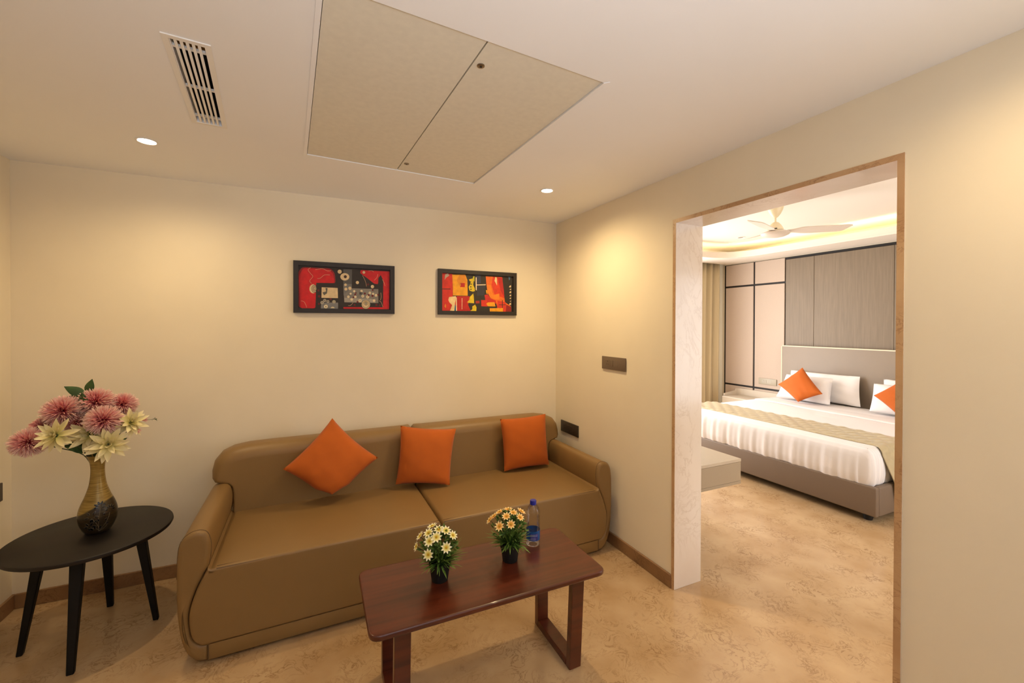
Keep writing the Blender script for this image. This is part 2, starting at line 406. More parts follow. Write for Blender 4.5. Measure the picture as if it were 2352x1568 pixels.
bm = B(); box(bm, (BX, BY0-.2, 0), (BX+.2, 2.0, 2.9)); wall_head = struct(build('wall_bedroom_head', bm, M['wall']))
bm = B(); box(bm, (T, BY0-.2, 0), (1.15, BY0, 2.9)); box(bm, (3.05, BY0-.2, 0), (BX, BY0, 2.9)); box(bm, (1.15, BY0-.2, 0), (3.05, BY0, .5)); box(bm, (1.15, BY0-.2, 2.2), (3.05, BY0, 2.9))
struct(build('wall_bedroom_end', bm, M['wall']))
w2 = struct(bpy.data.objects.new('added_window_2', None)); COL.objects.link(w2)  # invented end-wall window for the bedroom fill lamp
for a, b in (((1.15, .5), (1.2, 2.2)), ((3.0, .5), (3.05, 2.2)), ((1.2, .5), (3.0, .55)), ((1.2, 2.15), (3.0, 2.2)), ((2.075, .55), (2.125, 2.15))):
    bm = B(); box(bm, (a[0], BY0-.12, a[1]), (b[0], BY0-.07, b[1])); build('window_frame', bm, mat('added_window_paint', (228, 216, 200), .5), w2)
WX0, WX1, WZ0, WZ1 = .35, 3.2, .12, 2.38
bm = B(); box(bm, (T, BY1, 0), (WX0, 2.0, 2.9)); box(bm, (WX1, BY1, 0), (BX, 2.0, 2.9))
box(bm, (WX0, BY1, 0), (WX1, 2.0, WZ0)); box(bm, (WX0, BY1, WZ1), (WX1, 2.0, 2.9))
struct(build('wall_bedroom_window', bm, M['wall']))
win = struct(bpy.data.objects.new('window_1', None)); COL.objects.link(win); win.location = (0, 0, 0)
for a, b in (((WX0, 1.86, WZ0), (WX0+.05, 1.91, WZ1)), ((WX1-.05, 1.86, WZ0), (WX1, 1.91, WZ1)), ((WX0, 1.86, WZ0), (WX1, 1.91, WZ0+.05)),
             ((WX0, 1.86, WZ1-.05), (WX1, 1.91, WZ1)), (((WX0+WX1)/2-.025, 1.86, WZ0), ((WX0+WX1)/2+.025, 1.91, WZ1))):
    bm = B(); box(bm, a, b); build('window_frame', bm, M['white'], win)

# living-room ceiling with openings for the hatch, the vent and the downlights
HQ = [(-1.925, -.749), (-.998, -.687), (-.941, -1.92), (-1.861, -1.983)]
VQ = [(-2.285, -1.562), (-2.198, -1.558), (-2.257, -.941), (-2.345, -.948)]
LIGHTS = [(-2.614, -.606), (-.525, -.768), (-.45, -2.80)]
def plate_with_holes(bm, outer, holes, z0, z1):
    edges = []
    for loop in [outer]+holes:
        vs = [bm.verts.new((p[0], p[1], z0)) for p in loop]
        edges += [bm.edges.new((vs[i], vs[(i+1) % len(vs)])) for i in range(len(vs))]
    g = bmesh.ops.triangle_fill(bm, use_beauty=True, use_dissolve=False, edges=edges)
    fs = [f for f in g['geom'] if isinstance(f, bmesh.types.BMFace)]
    ex = bmesh.ops.extrude_face_region(bm, geom=fs)
    for v in ex['geom']:
        if isinstance(v, bmesh.types.BMVert): v.co.z = z1
def circ(c, r, n=28): return [(c[0]+r*math.cos(2*math.pi*i/n), c[1]+r*math.sin(2*math.pi*i/n)) for i in range(n)]
bm = B(); plate_with_holes(bm, [(XL, YF), (0, YF), (0, 0), (XL, 0)], [HQ, VQ]+[circ(c, .036) for c in LIGHTS], H, H+.03)
struct(build('ceiling', bm, M['ceil'], smooth=None))
bm = B(); box(bm, (XL-.2, YF-.2, H+.2), (T, .2, H+.3)); struct(build('ceiling', bm, M['dark'], smooth=None))

# bedroom ceiling with a lit tray
bm = B(); box(bm, (T, BY0, HB), (BX, 2.0, HB+.1)); struct(build('ceiling', bm, M['bedceil'], smooth=None))
TX0, TX1, TY0, TY1 = .62, 3.60, -2.95, 1.13
tray = [tuple(v) for v in fillet([(TX0, TY0), (TX1, TY0), (TX1, TY1), (TX0, TY1)], .5, 12)]
bm = B(); plate_with_holes(bm, [(T, BY0), (BX, BY0), (BX, 1.5), (T, 1.5)], [tray], 2.49, 2.51)
sof = struct(build('trim_1', bm, M['bedceil'], smooth=None))
def offs(loop, d):
    n = len(loop); out = []
    for i in range(n):
        a, b, c = Vector(loop[i-1]), Vector(loop[i]), Vector(loop[(i+1) % n])
        e1 = (b-a).normalized() if (b-a).length > 1e-6 else (c-b).normalized(); e2 = (c-b).normalized() if (c-b).length > 1e-6 else e1
        nv = Vector((e1.y+e2.y, -e1.x-e2.x)).normalized(); out.append(tuple(b+nv*d))
    return out
def wallring(bm, inner, outer, z0, z1):
    n = len(inner); V = [[bm.verts.new((p[0], p[1], z)) for p in L] for L, z in ((inner, z0), (inner, z1), (outer, z1), (outer, z0))]
    for k in range(4):
        a, b = V[k], V[(k+1) % 4]
        for i in range(n): bm.faces.new((a[i], a[(i+1) % n], b[(i+1) % n], b[i]))
bm = B(); wallring(bm, tray, offs(tray, .02), 2.5105, 2.575); build('cove_lip', bm, M['bedceil'], sof)
bm = B(); wallring(bm, offs(tray, .05), offs(tray, .062), 2.515, 2.535); build('led_strip', bm, M['led'], sof)
# pelmet face over the curtain pocket
bm = B(); box(bm, (T, 1.5, 2.49), (BX, 1.52, HB)); build('pelmet', bm, M['bedceil'], sof)

# marble door lining
bm = B(); box(bm, (-.006, D1-.02, 0), (T+.004, D1, HD), .0015, 1); struct(build('trim_2', bm, M['jamb']))
bm = B(); box(bm, (-.006, D2, 0), (T+.004, D2+.02, HD), .0015, 1); struct(build('trim_3', bm, M['jamb']))
bm = B(); box(bm, (-.0065, D2+.0005, HD-.02), (T+.0045, D1-.0005, HD+.0005), .0015, 1); struct(build('trim_4', bm, M['jamb']))
M['edge'] = marble('dim_lit_marble_edge', (208, 172, 130), (190, 150, 108), (150, 108, 70), 9, rough=.35)  # slab front edges coloured browner for the warm, dim living-room light
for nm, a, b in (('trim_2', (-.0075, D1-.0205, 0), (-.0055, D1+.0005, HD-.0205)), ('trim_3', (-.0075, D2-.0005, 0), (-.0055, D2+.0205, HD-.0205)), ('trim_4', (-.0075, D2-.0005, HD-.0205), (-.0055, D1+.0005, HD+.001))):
    build('dim_lit_edge', box(B(), a, b), M['edge'], bpy.data.objects[nm], None)
# skirtings
bm = B(); box(bm, (XL+.014, -.014, 0), (0, 0, .078), .002, 1); struct(build('baseboard_back', bm, M['skirt']))
bm = B(); box(bm, (-.014, D1, 0), (0, -.014, .078), .002, 1); struct(build('baseboard_right', bm, M['skirt']))
bm = B(); box(bm, (-.014, YF, 0), (0, D2, .078), .002, 1); struct(build('baseboard_right', bm, M['skirt']))
bm = B(); box(bm, (XL, YF, 0), (XL+.014, 0, .078), .002, 1); struct(build('baseboard_left', bm, M['skirt']))

# ceiling access hatch: two boards in the opening
hat = thing('ceiling_hatch', 'large two-panel access hatch set flush into the ceiling', 'hatch', (-1.43, -1.33, H))
def inset_quad(q, d):
    return offs(q, -d) if sum(q[i][0]*q[(i+1) % 4][1]-q[(i+1) % 4][0]*q[i][1] for i in range(4)) > 0 else offs(q, d)
DV0, DV1 = (-1.467, -.718), (-1.398, -1.951)
for q in ([HQ[0], DV0, DV1, HQ[3]], [DV0, HQ[1], HQ[2], DV1]):
    qq = inset_quad(q, .0035); bm = B()
    lo = [bm.verts.new((x+1.43, y+1.33, .004)) for x, y in qq]; hi = [bm.verts.new((x+1.43, y+1.33, .02)) for x, y in qq]
    bm.faces.new(lo); bm.faces.new(hi[::-1])
    for i in range(4): bm.faces.new((lo[i], lo[(i+1) % 4], hi[(i+1) % 4], hi[i]))
    build('panel', bm, M['hatch'], hat, None)
big = inset_quad(HQ, -.022)
for i, j in ((3, 0), (1, 2)):                                            # slim cover strips along both sides
    bm = B(); lo = [bm.verts.new((p[0]+1.43, p[1]+1.33, -.0025)) for p in (HQ[i], big[i], big[j], HQ[j])]; hi = [bm.verts.new(v.co+Vector((0, 0, .002))) for v in lo]
    bm.faces.new(lo); bm.faces.new(hi[::-1])
    for k in range(4): bm.faces.new((lo[k], lo[(k+1) % 4], hi[(k+1) % 4], hi[k]))
    build('cover_strip', bm, M['ceil'], hat, None)
bm = B(); box(bm, (-.55, -.7, .031), (.55, .7, .05)); build('backing', bm, M['dark'], hat, None)
for x, y in ((-1.375, -1.823), (-1.435, -.833)):
    bm = B(); lathe(bm, [(.013, 0), (.013, -.003), (.009, -.0045)], 20, mtx=Matrix.Translation((x+1.43, y+1.33, .004)))
    sc = build('screw', bm, M['steel'], hat)
    bm = B(); box(bm, (x+1.43-.004, y+1.33-.004, -.0012), (x+1.43+.004, y+1.33+.004, -.0006)); build('slot', bm, M['hole'], sc)

# air vent
va = Vector((-2.2425, -1.56, 0)); vb = Vector((-2.301, -.9445, 0)); vd = (vb-va); VL = vd.length; vang = math.atan2(vd.y, vd.x)
vc = (va+vb)/2
vent = thing('air_vent', 'white slatted air conditioning vent in the ceiling beside the hatch', 'vent', (vc.x, vc.y, H), (0, 0, vang))
hw = .0455
def ringbox(bm, a, b, w, z0, z1):
    (x0, y0), (x1, y1) = a, b
    box(bm, (x0, y0, z0), (x1, y0+w, z1)); box(bm, (x0, y1-w, z0), (x1, y1, z1)); box(bm, (x0, y0+w, z0), (x0+w, y1-w, z1)); box(bm, (x1-w, y0+w, z0), (x1, y1-w, z1))
bm = B(); ringbox(bm, (-VL/2-.017, -hw-.017), (VL/2+.017, hw+.017), .0172, -.004, -.0003); build('frame', bm, M['white'], vent, None)
sl = None
for k in range(5):
    y = -hw+2*hw*(k+1)/6
    if sl is None:
        bm = B(); box(bm, (-VL/2, -.004, -.002), (VL/2, .004, .004), .001, 1); sl = build('slat', bm, M['white'], vent); sl.location = (0, y, 0)
    else:
        c = cp(sl, vent); c.location = (0, y, 0)
for x in (-VL/2+.055, 0.005, VL/2-.05):
    bm = B(); box(bm, (x-.006, -hw, .0045), (x+.006, hw, .012)); build('cross_bar', bm, M['white'], vent)
bm = B(); x_, y_ = VL/2+.012, hw+.012
lo = [bm.verts.new((x, y, .0305)) for x, y in ((-x_, -y_), (x_, -y_), (x_, y_), (-x_, y_))]; hi = [bm.verts.new((v.co.x, v.co.y, .16)) for v in lo]
bm.faces.new(hi)
for i in range(4): bm.faces.new((lo[i], lo[(i+1) % 4], hi[(i+1) % 4], hi[i]))
build('duct', bm, M['dark'], vent)
bm = B(); box(bm, (-VL/2+.02, -hw, .07), (-VL/2+.16, hw, .09)); build('insulation', bm, mat('yellow_insulation', (150, 110, 50), .9), vent)

# downlights
def downlight(c, label, group, power):
    t = thing('downlight', label, 'light', (c[0], c[1], H), (0, 0, 0), group)
    bm = B(); lathe(bm, [(.036, .0), (.043, -.0005), (.0445, -.003), (.042, -.005), (.036, -.004), (.034, .0)], 36, cap=False); build('ring', bm, M['white'], t)
    bm = B(); lathe(bm, [(.0345, .004), (.0345, .001), (.02, -.002), (.002, -.003)], 36); build('lens', bm, M['lamp'], t)
    l = bpy.data.lights.new('downlight_beam', 'SPOT'); l.energy = power; l.color = WARM; l.spot_size = R(166); l.spot_blend = .9; l.shadow_soft_size = .03
    o = bpy.data.objects.new('downlight_beam', l); COL.objects.link(o); o.parent = t; o.location = (0, 0, -.012)
for c, pw, lab in zip(LIGHTS, SPOT_W, ('round glowing ceiling downlight above the side table with flowers', 'round glowing ceiling downlight near the corner above the sofa end',
                           'round ceiling downlight close to the wall right of the doorway')):
    downlight(c, lab, 'recessed ceiling downlights', pw)

# ------------------------------------------------------------------ sofa
SO = Vector((-1.25, -.44, 0)); SROT = R(1.1)
sofa = thing('sofa', 'long tan leatherette sofa with rounded arms against the back wall', 'sofa', SO, (0, 0, SROT))
CX = -1.25
def s3(a, b, d): return Vector((a-CX, d-SO.y, b))
YFR = -.858
arm_out = [(-2.331, .014), (-2.366, .013), (-2.405, .05), (-2.432, .125), (-2.447, .25), (-2.449, .40), (-2.444, .52), (-2.428, .572), (-2.398, .596), (-2.368, .602)]
arm_in = [(-2.342, .592), (-2.328, .562), (-2.323, .513), (-2.332, .44), (-2.345, .412), (-2.377, .342), (-2.400, .265), (-2.404, .203), (-2.393, .13), (-2.362, .092), (-2.331, .086)]
def mirror(p): return [(2*CX-x, z) for x, z in p]
for side in (0, 1):
    prof = arm_out+arm_in
    sm = [tuple(v) for v in catmull(prof[1:-1], 3, closed=False)]
    prof2 = [prof[0]]+sm+[prof[-1]]
    if side: prof2 = mirror(prof2)
    bm = B(); puff(bm, prof2, .02, YFR, -.16, s3, 4, back=False)
    a = build('arm', bm, M['leather'], sofa, 50)
    up_ = [p for p in catmull(arm_out[5:]+arm_in[:6], 4, closed=False)]
    pts = [(2*CX-p.x if side else p.x, p.y) for p in up_]
    cxm = sum(p[0] for p in pts)/len(pts)
    bm = B(); tube(bm, [s3(p[0]+(p[0]-cxm)*.005, p[1], YFR+.021) for p in pts], .0022, 6); build('piping', bm, M['seam'], a)
# seats (two), front following the arms' inner curve
def seat(side):
    cin = [(x+.002, z) for x, z in arm_in[3:]]
    left = [tuple(v) for v in catmull(cin, 3, closed=False)]
    mid = CX
    top = [(-2.322, .424), (-2.305, .426)]+[(-2.305+(mid-.03+2.305)*t, .426) for t in (.1, .25, .4, .55, .7, .85, .95)]
    rightc = [(mid-.022, .4255), (mid-.012, .421), (mid-.005, .411), (mid-.003, .38), (mid-.003, .088)]
    loop = top+rightc+[(-1.6, .088), (-2.0, .088), (-2.32, .088)]+left[::-1][:-1]
    if side: loop = mirror(loop)
    bm = B(); puff(bm, loop, .012, YFR-.006, -.2, s3, 4, mid=8, back=False)
    for v in bm.verts:
        if v.co.z > .41:
            x = v.co.x+CX; x = 2*CX-x if side else x
            t = max(0, min(1, (x+2.32)/1.08)); yy = max(0, min(1, (v.co.y+SO.y-YFR)/.62))
            v.co.z += .022*(math.sin(math.pi*t)**.6)*(math.sin(math.pi*min(1, yy*.9+.06))**.8)
    o = build('seat_cushion', bm, M['leather'], sofa, 50)
    bm = B(); xs = [(-2.30+(mid-.012+2.30)*k/12) for k in range(13)]
    tube(bm, [s3(2*CX-x if side else x, .4235, YFR-.0015) for x in xs], .0028, 6); build('seam', bm, M['seam'], o)
    bm = B(); tube(bm, [s3(2*CX-x if side else x, .4285, YFR+.014) for x in xs], .0012, 5); build('stitching', bm, M['seam'], o)
    # stitched line down the front end curve
for s in (0, 1): seat(s)
# backrest halves rolling over the arms
def back(side):
    mid = CX-.003
    loop = [(mid, .40), (mid, .782), (mid-.016, .803), (mid-.1, .808), (-1.7, .809), (-2.1, .808), (-2.25, .805), (-2.33, .793), (-2.385, .768), (-2.42, .725),
            (-2.432, .672), (-2.428, .63), (-2.412, .607), (-2.38, .602), (-2.345, .595), (-2.328, .575), (-2.322, .54), (-2.322, .40)]
    rad = [.012, .02, .03, .06, .07, .07, .07, .07, .07, .07, .065, .045, .03, .015, .012, .012, .012, .012]
    # finer outline
    L2, R2 = [], []
    for i in range(len(loop)):
        j = (i+1) % len(loop)
        for t in (0, .5):
            L2.append((loop[i][0]*(1-t)+loop[j][0]*t, loop[i][1]*(1-t)+loop[j][1]*t)); R2.append(rad[i]*(1-t)+rad[j]*t)
    if side: L2 = mirror(L2)
    bm = B(); puff(bm, L2, R2, -.222, -.03, s3, 6, back=True)
    build('back_cushion', bm, M['leather'], sofa, 60)
for s in (0, 1): back(s)
bm = B(); box(bm, (-2.331-CX, YFR-SO.y-.001, .016), (-.169-CX, .38, .086), .004, 2); pl = build('base_rail', bm, M['leather'], sofa)
for s in (-1, 1):
    bm = B(); box(bm, (s*1.081-.0015, YFR-SO.y-.003, .016), (s*1.081+.0015, YFR-SO.y, .086)); build('seam', bm, M['seam'], pl)
for sx in (-1, 1):
    for sy in (-.33, .33):
        bm = B(); lathe(bm, [(.025, 0), (.028, .016)], 16, mtx=Matrix.Translation((sx*.98, sy, 0))); build('foot', bm, M['blackleg'], sofa)

# sofa cushions
def cushion(name, corners, label, cat='cushion', th=.13, material=None, group=None, **k):
    base = Vector(corners[0]); cs = [Vector(c)-base for c in corners]
    bm = B(); pillow(bm, cs, th, **k); o = build(name, bm, material or M['orange'], None, 80); o.location = base
    tag(o, label, cat, group); return o
def sq1(q, u, v):
    w = max(0, (-u-v)/2-.62)                                             # lower corner pressed flat on the seat
    return q+Vector((0, .0, .16*w))
cushion('cushion', [(-1.796, -.43, .452), (-1.522, -.345, .674), (-1.79, -.245, .932), (-2.061, -.345, .674)],
        'orange cushion standing on its corner on the left of the sofa', th=.14, group='orange cushions', pinch=.08, squash=sq1, seed=1)
cushion('cushion', [(-1.402, -.285, .462), (-1.066, -.41, .448), (-.985, -.29, .795), (-1.366, -.262, .846)],
        'orange square cushion over the seam in the middle of the sofa', th=.13, group='orange cushions', pinch=.06, seed=2)
cushion('cushion', [(-.628, -.325, .452), (-.25, -.325, .452), (-.248, -.262, .832), (-.64, -.272, .827)],
        'orange square cushion at the right end of the sofa', th=.13, group='orange cushions', pinch=.05, seed=3)

# ------------------------------------------------------------------ coffee table
ct = thing('coffee_table', 'narrow reddish brown wooden coffee table in front of the sofa', 'table', (-1.215, -1.435, 0))
top2 = fillet([(-.5, -.222), (.5, -.222), (.5, .222), (-.5, .222)], .045, 6)
bm = B(); puff(bm, [tuple(v) for v in top2], .007, .45, .428, lambda a, b, d: Vector((a, b, d)), 3); build('tabletop', bm, M['table'], ct, 40)
for sx in (-1, 1):
    x0, x1 = (.352, .412) if sx > 0 else (-.408, -.348)
    def quad_leg(y_top0, y_top1, y_bot0, y_bot1):
        bm = B(); vs = []
        for z, (ya, yb) in ((.0, (y_bot0, y_bot1)), (.428, (y_top0, y_top1))):
            vs.append([bm.verts.new((x, y, z)) for x, y in ((x0, ya), (x1, ya), (x1, yb), (x0, yb))])
        bm.faces.new(vs[0][::-1]); bm.faces.new(vs[1])
        for i in range(4): bm.faces.new((vs[0][i], vs[0][(i+1) % 4], vs[1][(i+1) % 4], vs[1][i]))
        bmesh.ops.bevel(bm, geom=bm.edges[:], offset=.0025, segments=1, affect='EDGES')
        return bm
    build('leg', quad_leg(-.178, -.145, -.152, -.119), M['table'], ct); build('leg', quad_leg(.145, .178, .145, .178), M['table'], ct)
    bm = B(); box(bm, (x0, -.119, 0), (x1, .145, .034), .0025, 1); build('stretcher', bm, M['table'], ct)

# potted daisies
def daisy(bm, pos, nrm, rad, n=9, spin=0, flat=.12):
    Mx = Matrix.Translation(pos) @ frame_z(nrm, spin)
    for k in range(n):
        petal(bm, Mx @ Matrix.Rotation(2*math.pi*k/n, 4, 'Z'), rad, rad*.42, flat, 4, .12, .9)
def plant(name, label, base, flowers, fmat, seed):
    t = thing(name, label, 'plant', base, group='potted artificial daisies'); rnd = random.Random(seed)
    bm = B(); lathe(bm, [(.0335, 0), (.0345, .003), (.0425, .06), (.0425, .062), (.0455, .063), (.0465, .078), (.0445, .0795), (.042, .078), (.040, .06), (.03, .058)], 32)
    build('pot', bm, M['pot'], t)
    bm = B()
    for k in range(230):                                                 # grass blades and small leaves
        a = rnd.uniform(0, 2*math.pi); el = rnd.uniform(.15, 1.45); r0 = rnd.uniform(.0, .03)
        d = Vector((math.cos(a)*math.cos(el), math.sin(a)*math.cos(el), math.sin(el)))
        L = rnd.uniform(.07, .125) if el > .5 else rnd.uniform(.05, .085)
        p = Vector((math.cos(a)*r0, math.sin(a)*r0, rnd.uniform(.062, .085)))
        x = d; y = Vector((-math.sin(a), math.cos(a), 0)); z = x.cross(y)
        Mx = Matrix(((x.x, y.x, z.x, p.x), (x.y, y.y, z.y, p.y), (x.z, y.z, z.z, p.z), (0, 0, 0, 1)))
        petal(bm, Mx, L, rnd.uniform(.005, .010), -rnd.uniform(.05, .45), 4, .15, .8)
    for k in range(260):                                                 # leaflets filling the dome
        a = rnd.uniform(0, 2*math.pi); el = rnd.uniform(-.2, 1.5); rr = rnd.uniform(.035, .078)
        d = Vector((math.cos(a)*math.cos(el), math.sin(a)*math.cos(el), math.sin(el)))
        p = Vector((0, 0, .135))+d*rr
        Mx = Matrix.Translation(p) @ frame_z(d+Vector((rnd.uniform(-.5, .5), rnd.uniform(-.5, .5), rnd.uniform(-.2, .6))), rnd.uniform(0, 6)) @ Matrix.Rotation(-.9, 4, 'Y')
        petal(bm, Mx, rnd.uniform(.016, .028), rnd.uniform(.007, .013), .2, 3, .15, .8)
    f = build('foliage', bm, M['leafg'], t, None); f['kind'] = 'stuff'
    bm = B()
    for p in flowers: tube(bm, [(0, 0, .07), (p[0]*.5, p[1]*.5, .07+(p[2]-.07)*.6), tuple(Vector(p)*.985)], .0012, 5)
    s = build('stems', bm, M['stem'], t)
    for i, p in enumerate(flowers):
        d = Vector(p)-Vector((0, 0, .12)); d = d.normalized()+Vector((-.05, -.28, .12))
        bm = B(); daisy(bm, Vector((0, 0, 0)), d, rnd.uniform(.022, .026), spin=rnd.uniform(0, 1)); fo = build('flower', bm, fmat, t, None); fo.location = p
        bm = B(); lathe(bm, [(.0045, -.001), (.0045, .002), (.0025, .0038)], 10, mtx=frame_z(d)); build('flower_centre', bm, M['daisyc'], fo)
plant('potted_daisy', 'small black pot of white and yellow daisies on the coffee table', (-1.405, -1.42, .45),
      [(-.023, .043, .212), (-.049, -.002, .208), (-.009, -.017, .221), (.018, -.028, .216), (.044, -.044, .198), (-.027, -.045, .205), (-.054, -.04, .192),
       (-.075, .04, .182), (-.094, .026, .147), (.005, -.08, .172), (-.064, -.059, .148)], M['daisy'], 11)
plant('potted_daisy', 'small black pot of orange and yellow daisies beside the water bottle', (-1.072, -1.407, .45),
      [(-.067, -.033, .182), (-.024, -.061, .194), (-.059, .051, .191), (-.079, .053, .177), (-.032, .048, .207), (.006, .036, .217), (.01, -.013, .221),
       (-.029, -.023, .215), (.06, .007, .21), (.031, -.041, .207)], M['daisyo'], 12)

# water bottle
bt = thing('water_bottle', 'clear plastic water bottle with blue cap and label on the coffee table', 'bottle', (-.912, -1.328, .45), (0, 0, R(-25)))
prof = [(.02, .002), (.027, 0), (.0325, .004), (.0335, .008)]
for k in range(3): prof += [(.0325, .011+k*.006), (.0338, .014+k*.006)]
prof += [(.0338, .0285), (.0335, .03), (.0335, .078), (.0338, .08)]
for k in range(4): prof += [(.0322, .085+k*.0115), (.0336, .0905+k*.0115)]
prof += [(.031, .133), (.0335, .142), (.0345, .155), (.033, .168), (.029, .180), (.022, .191), (.0145, .199), (.0135, .206)]
bm = B(); lathe(bm, prof, 40, cap=False); build('body', bm, M['clear'], bt, 60)
bm = B(); lathe(bm, [(.0125, .198), (.0162, .1985), (.0162, .203), (.0155, .2035), (.0158, .216), (.0145, .2185), (.004, .219)], 32); build('cap', bm, M['cap'], bt)
def patch(bm, r, a0, a1, z0, z1, n=18):
    rows = [[bm.verts.new((r*math.cos(a0+(a1-a0)*i/n), r*math.sin(a0+(a1-a0)*i/n), z)) for i in range(n+1)] for z in (z0, z1)]
    for i in range(n): bm.faces.new((rows[0][i], rows[0][i+1], rows[1][i+1], rows[1][i]))
bm = B(); patch(bm, .0342, 0, 2*math.pi, .031, .077, 40); lb = build('label', bm, M['label'], bt, 60)
bm = B(); patch(bm, .0345, R(-118), R(-48), .034, .066); build('label_panel', bm, M['labelp'], lb, 60)
bm = B()
for z in (.061, .0565, .0535, .047, .042, .039, .036): patch(bm, .0348, R(-112), R(-55 if z > .05 else -70), z, z+.0013)
build('print', bm, M['labelt'], lb, 60)

# ------------------------------------------------------------------ side table, vase, bouquet
sx_, sy_ = -2.876, -.437
st = thing('side_table', 'round black wooden side table with splayed legs beside the sofa', 'table', (sx_, sy_, 0))
bm = B(); lathe(bm, [(.29, .486), (.306, .490), (.310, .498), (.308, .507), (.303, .51)], 72); build('tabletop', bm, M['black'], st)
for ax, ay in ((.02, -.262), (-.247, -.025), (-.02, .25), (.24, .02)):
    bm = B(); vs = []
    d = Vector((ax, ay, 0)).normalized(); tpos = d*.175; n2 = Vector((-d.y, d.x, 0))
    for z, c, w, h in ((0, Vector((ax, ay, 0)), .013, .011), (.486, tpos, .024, .02)):
        vs.append([bm.verts.new(Vector((0, 0, z))+c+n2*w*a+d*h*b) for a, b in ((-1, -1), (1, -1), (1, 1), (-1, 1))])
    bm.faces.new(vs[0][::-1]); bm.faces.new(vs[1])
    for i in range(4): bm.faces.new((vs[0][i], vs[0][(i+1) % 4], vs[1][(i+1) % 4], vs[1][i]))
    bmesh.ops.bevel(bm, geom=bm.edges[:], offset=.003, segments=1, affect='EDGES'); build('leg', bm, M['blackleg'], st)

VP = Vector((-2.8575, -.4357, .51))
vase = thing('vase', 'curvy gold and black glazed vase with leaf pattern on the side table', 'vase', VP)
vprof = [(.0, 0), (.034, 0), (.045, .004), (.056, .02), (.068, .05), (.072, .075), (.073, .09), (.070, .115), (.062, .142), (.051, .17), (.041, .2), (.033, .23), (.0285, .262),
         (.0265, .29), (.0265, .315), (.029, .34), (.035, .362), (.0425, .378), (.0405, .378), (.033, .36), (.026, .335), (.023, .30)]
vs = [tuple(v) for v in catmull([Vector(p) for p in vprof[1:18]], 3, closed=False)]
bm = B(); lathe(bm, [(.001, 0)]+vs+vprof[18:], 56, cap=False); build('body', bm, M['vase'], vase, 60)
def vr(z):
    for (r0, z0), (r1, z1) in zip(vs, vs[1:]):
        if z0 <= z <= z1: return r0+(r1-r0)*(z-z0)/max(1e-6, z1-z0)
    return .03
def von(a, z, out=0): r = vr(z)+out; return Vector((r*math.cos(a), r*math.sin(a), z))
ca = math.atan2(-3.174+.436, -1.877+2.857)                              # the decorated side
bm = B(); bl = B()
def inlay(da, z, ang, L=.008, w=.0042):
    c = []
    for k in range(10):
        t = 2*math.pi*k/10; x = L*math.cos(t); y = w*math.sin(t)*(1-.35*math.cos(t))
        px, pz = x*math.cos(ang)-y*math.sin(ang), x*math.sin(ang)+y*math.cos(ang)
        c.append((ca+da+px/vr(z+pz), z+pz))
    top = [bm.verts.new(von(a, zz, .0016)) for a, zz in c]; bot = [bm.verts.new(von(a, zz, -.001)) for a, zz in c]
    mid = bm.verts.new(von(ca+da, z, .0028))
    for k in range(10):
        bm.faces.new((top[k], top[(k+1) % 10], mid)); bm.faces.new((bot[k], bot[(k+1) % 10], top[(k+1) % 10], top[k]))
    tube(bl, [von(a, zz, .0012) for a, zz in c], .0005, 4, closed=True)
for cz, cda, spread, r0 in ((.138, .12, 1.0, .016), (.098, -.32, 1.6, .019), (.050, -.42, 1.5, .016), (.112, .66, .8, .017)):
    for k in range(6):
        an = 1.2+spread*(-1.6+k*.75); inlay(cda+r0*math.cos(an)/vr(cz), cz+r0*math.sin(an), an, .0078 if k % 2 else .0092)
for da, z, an in ((-.1, .075, 1.2), (.02, .078, 1.8), (-.16, .042, 1.5), (.12, .04, 1.3), (.38, .072, 1.0), (.5, .052, 1.2), (.3, .1, 1.4)):
    inlay(da, z, an, .0065, .0035)
for a0, a1, z1, bend in ((.05, -.3, .09, .1), (.05, .12, .13, -.05), (.06, .6, .1, .1), (.03, -.4, .045, .15), (.08, .5, .045, .1)):
    tube(bl, [von(ca+a0+(a1-a0)*t+bend*math.sin(math.pi*t), .018+(z1-.018)*t, .0008) for t in [k/10 for k in range(11)]], .0007, 4)
o = build('leaf_inlays', bm, M['inlay'], vase); o['kind'] = 'stuff'
build('line_drawing', bl, M['inlays'], vase)

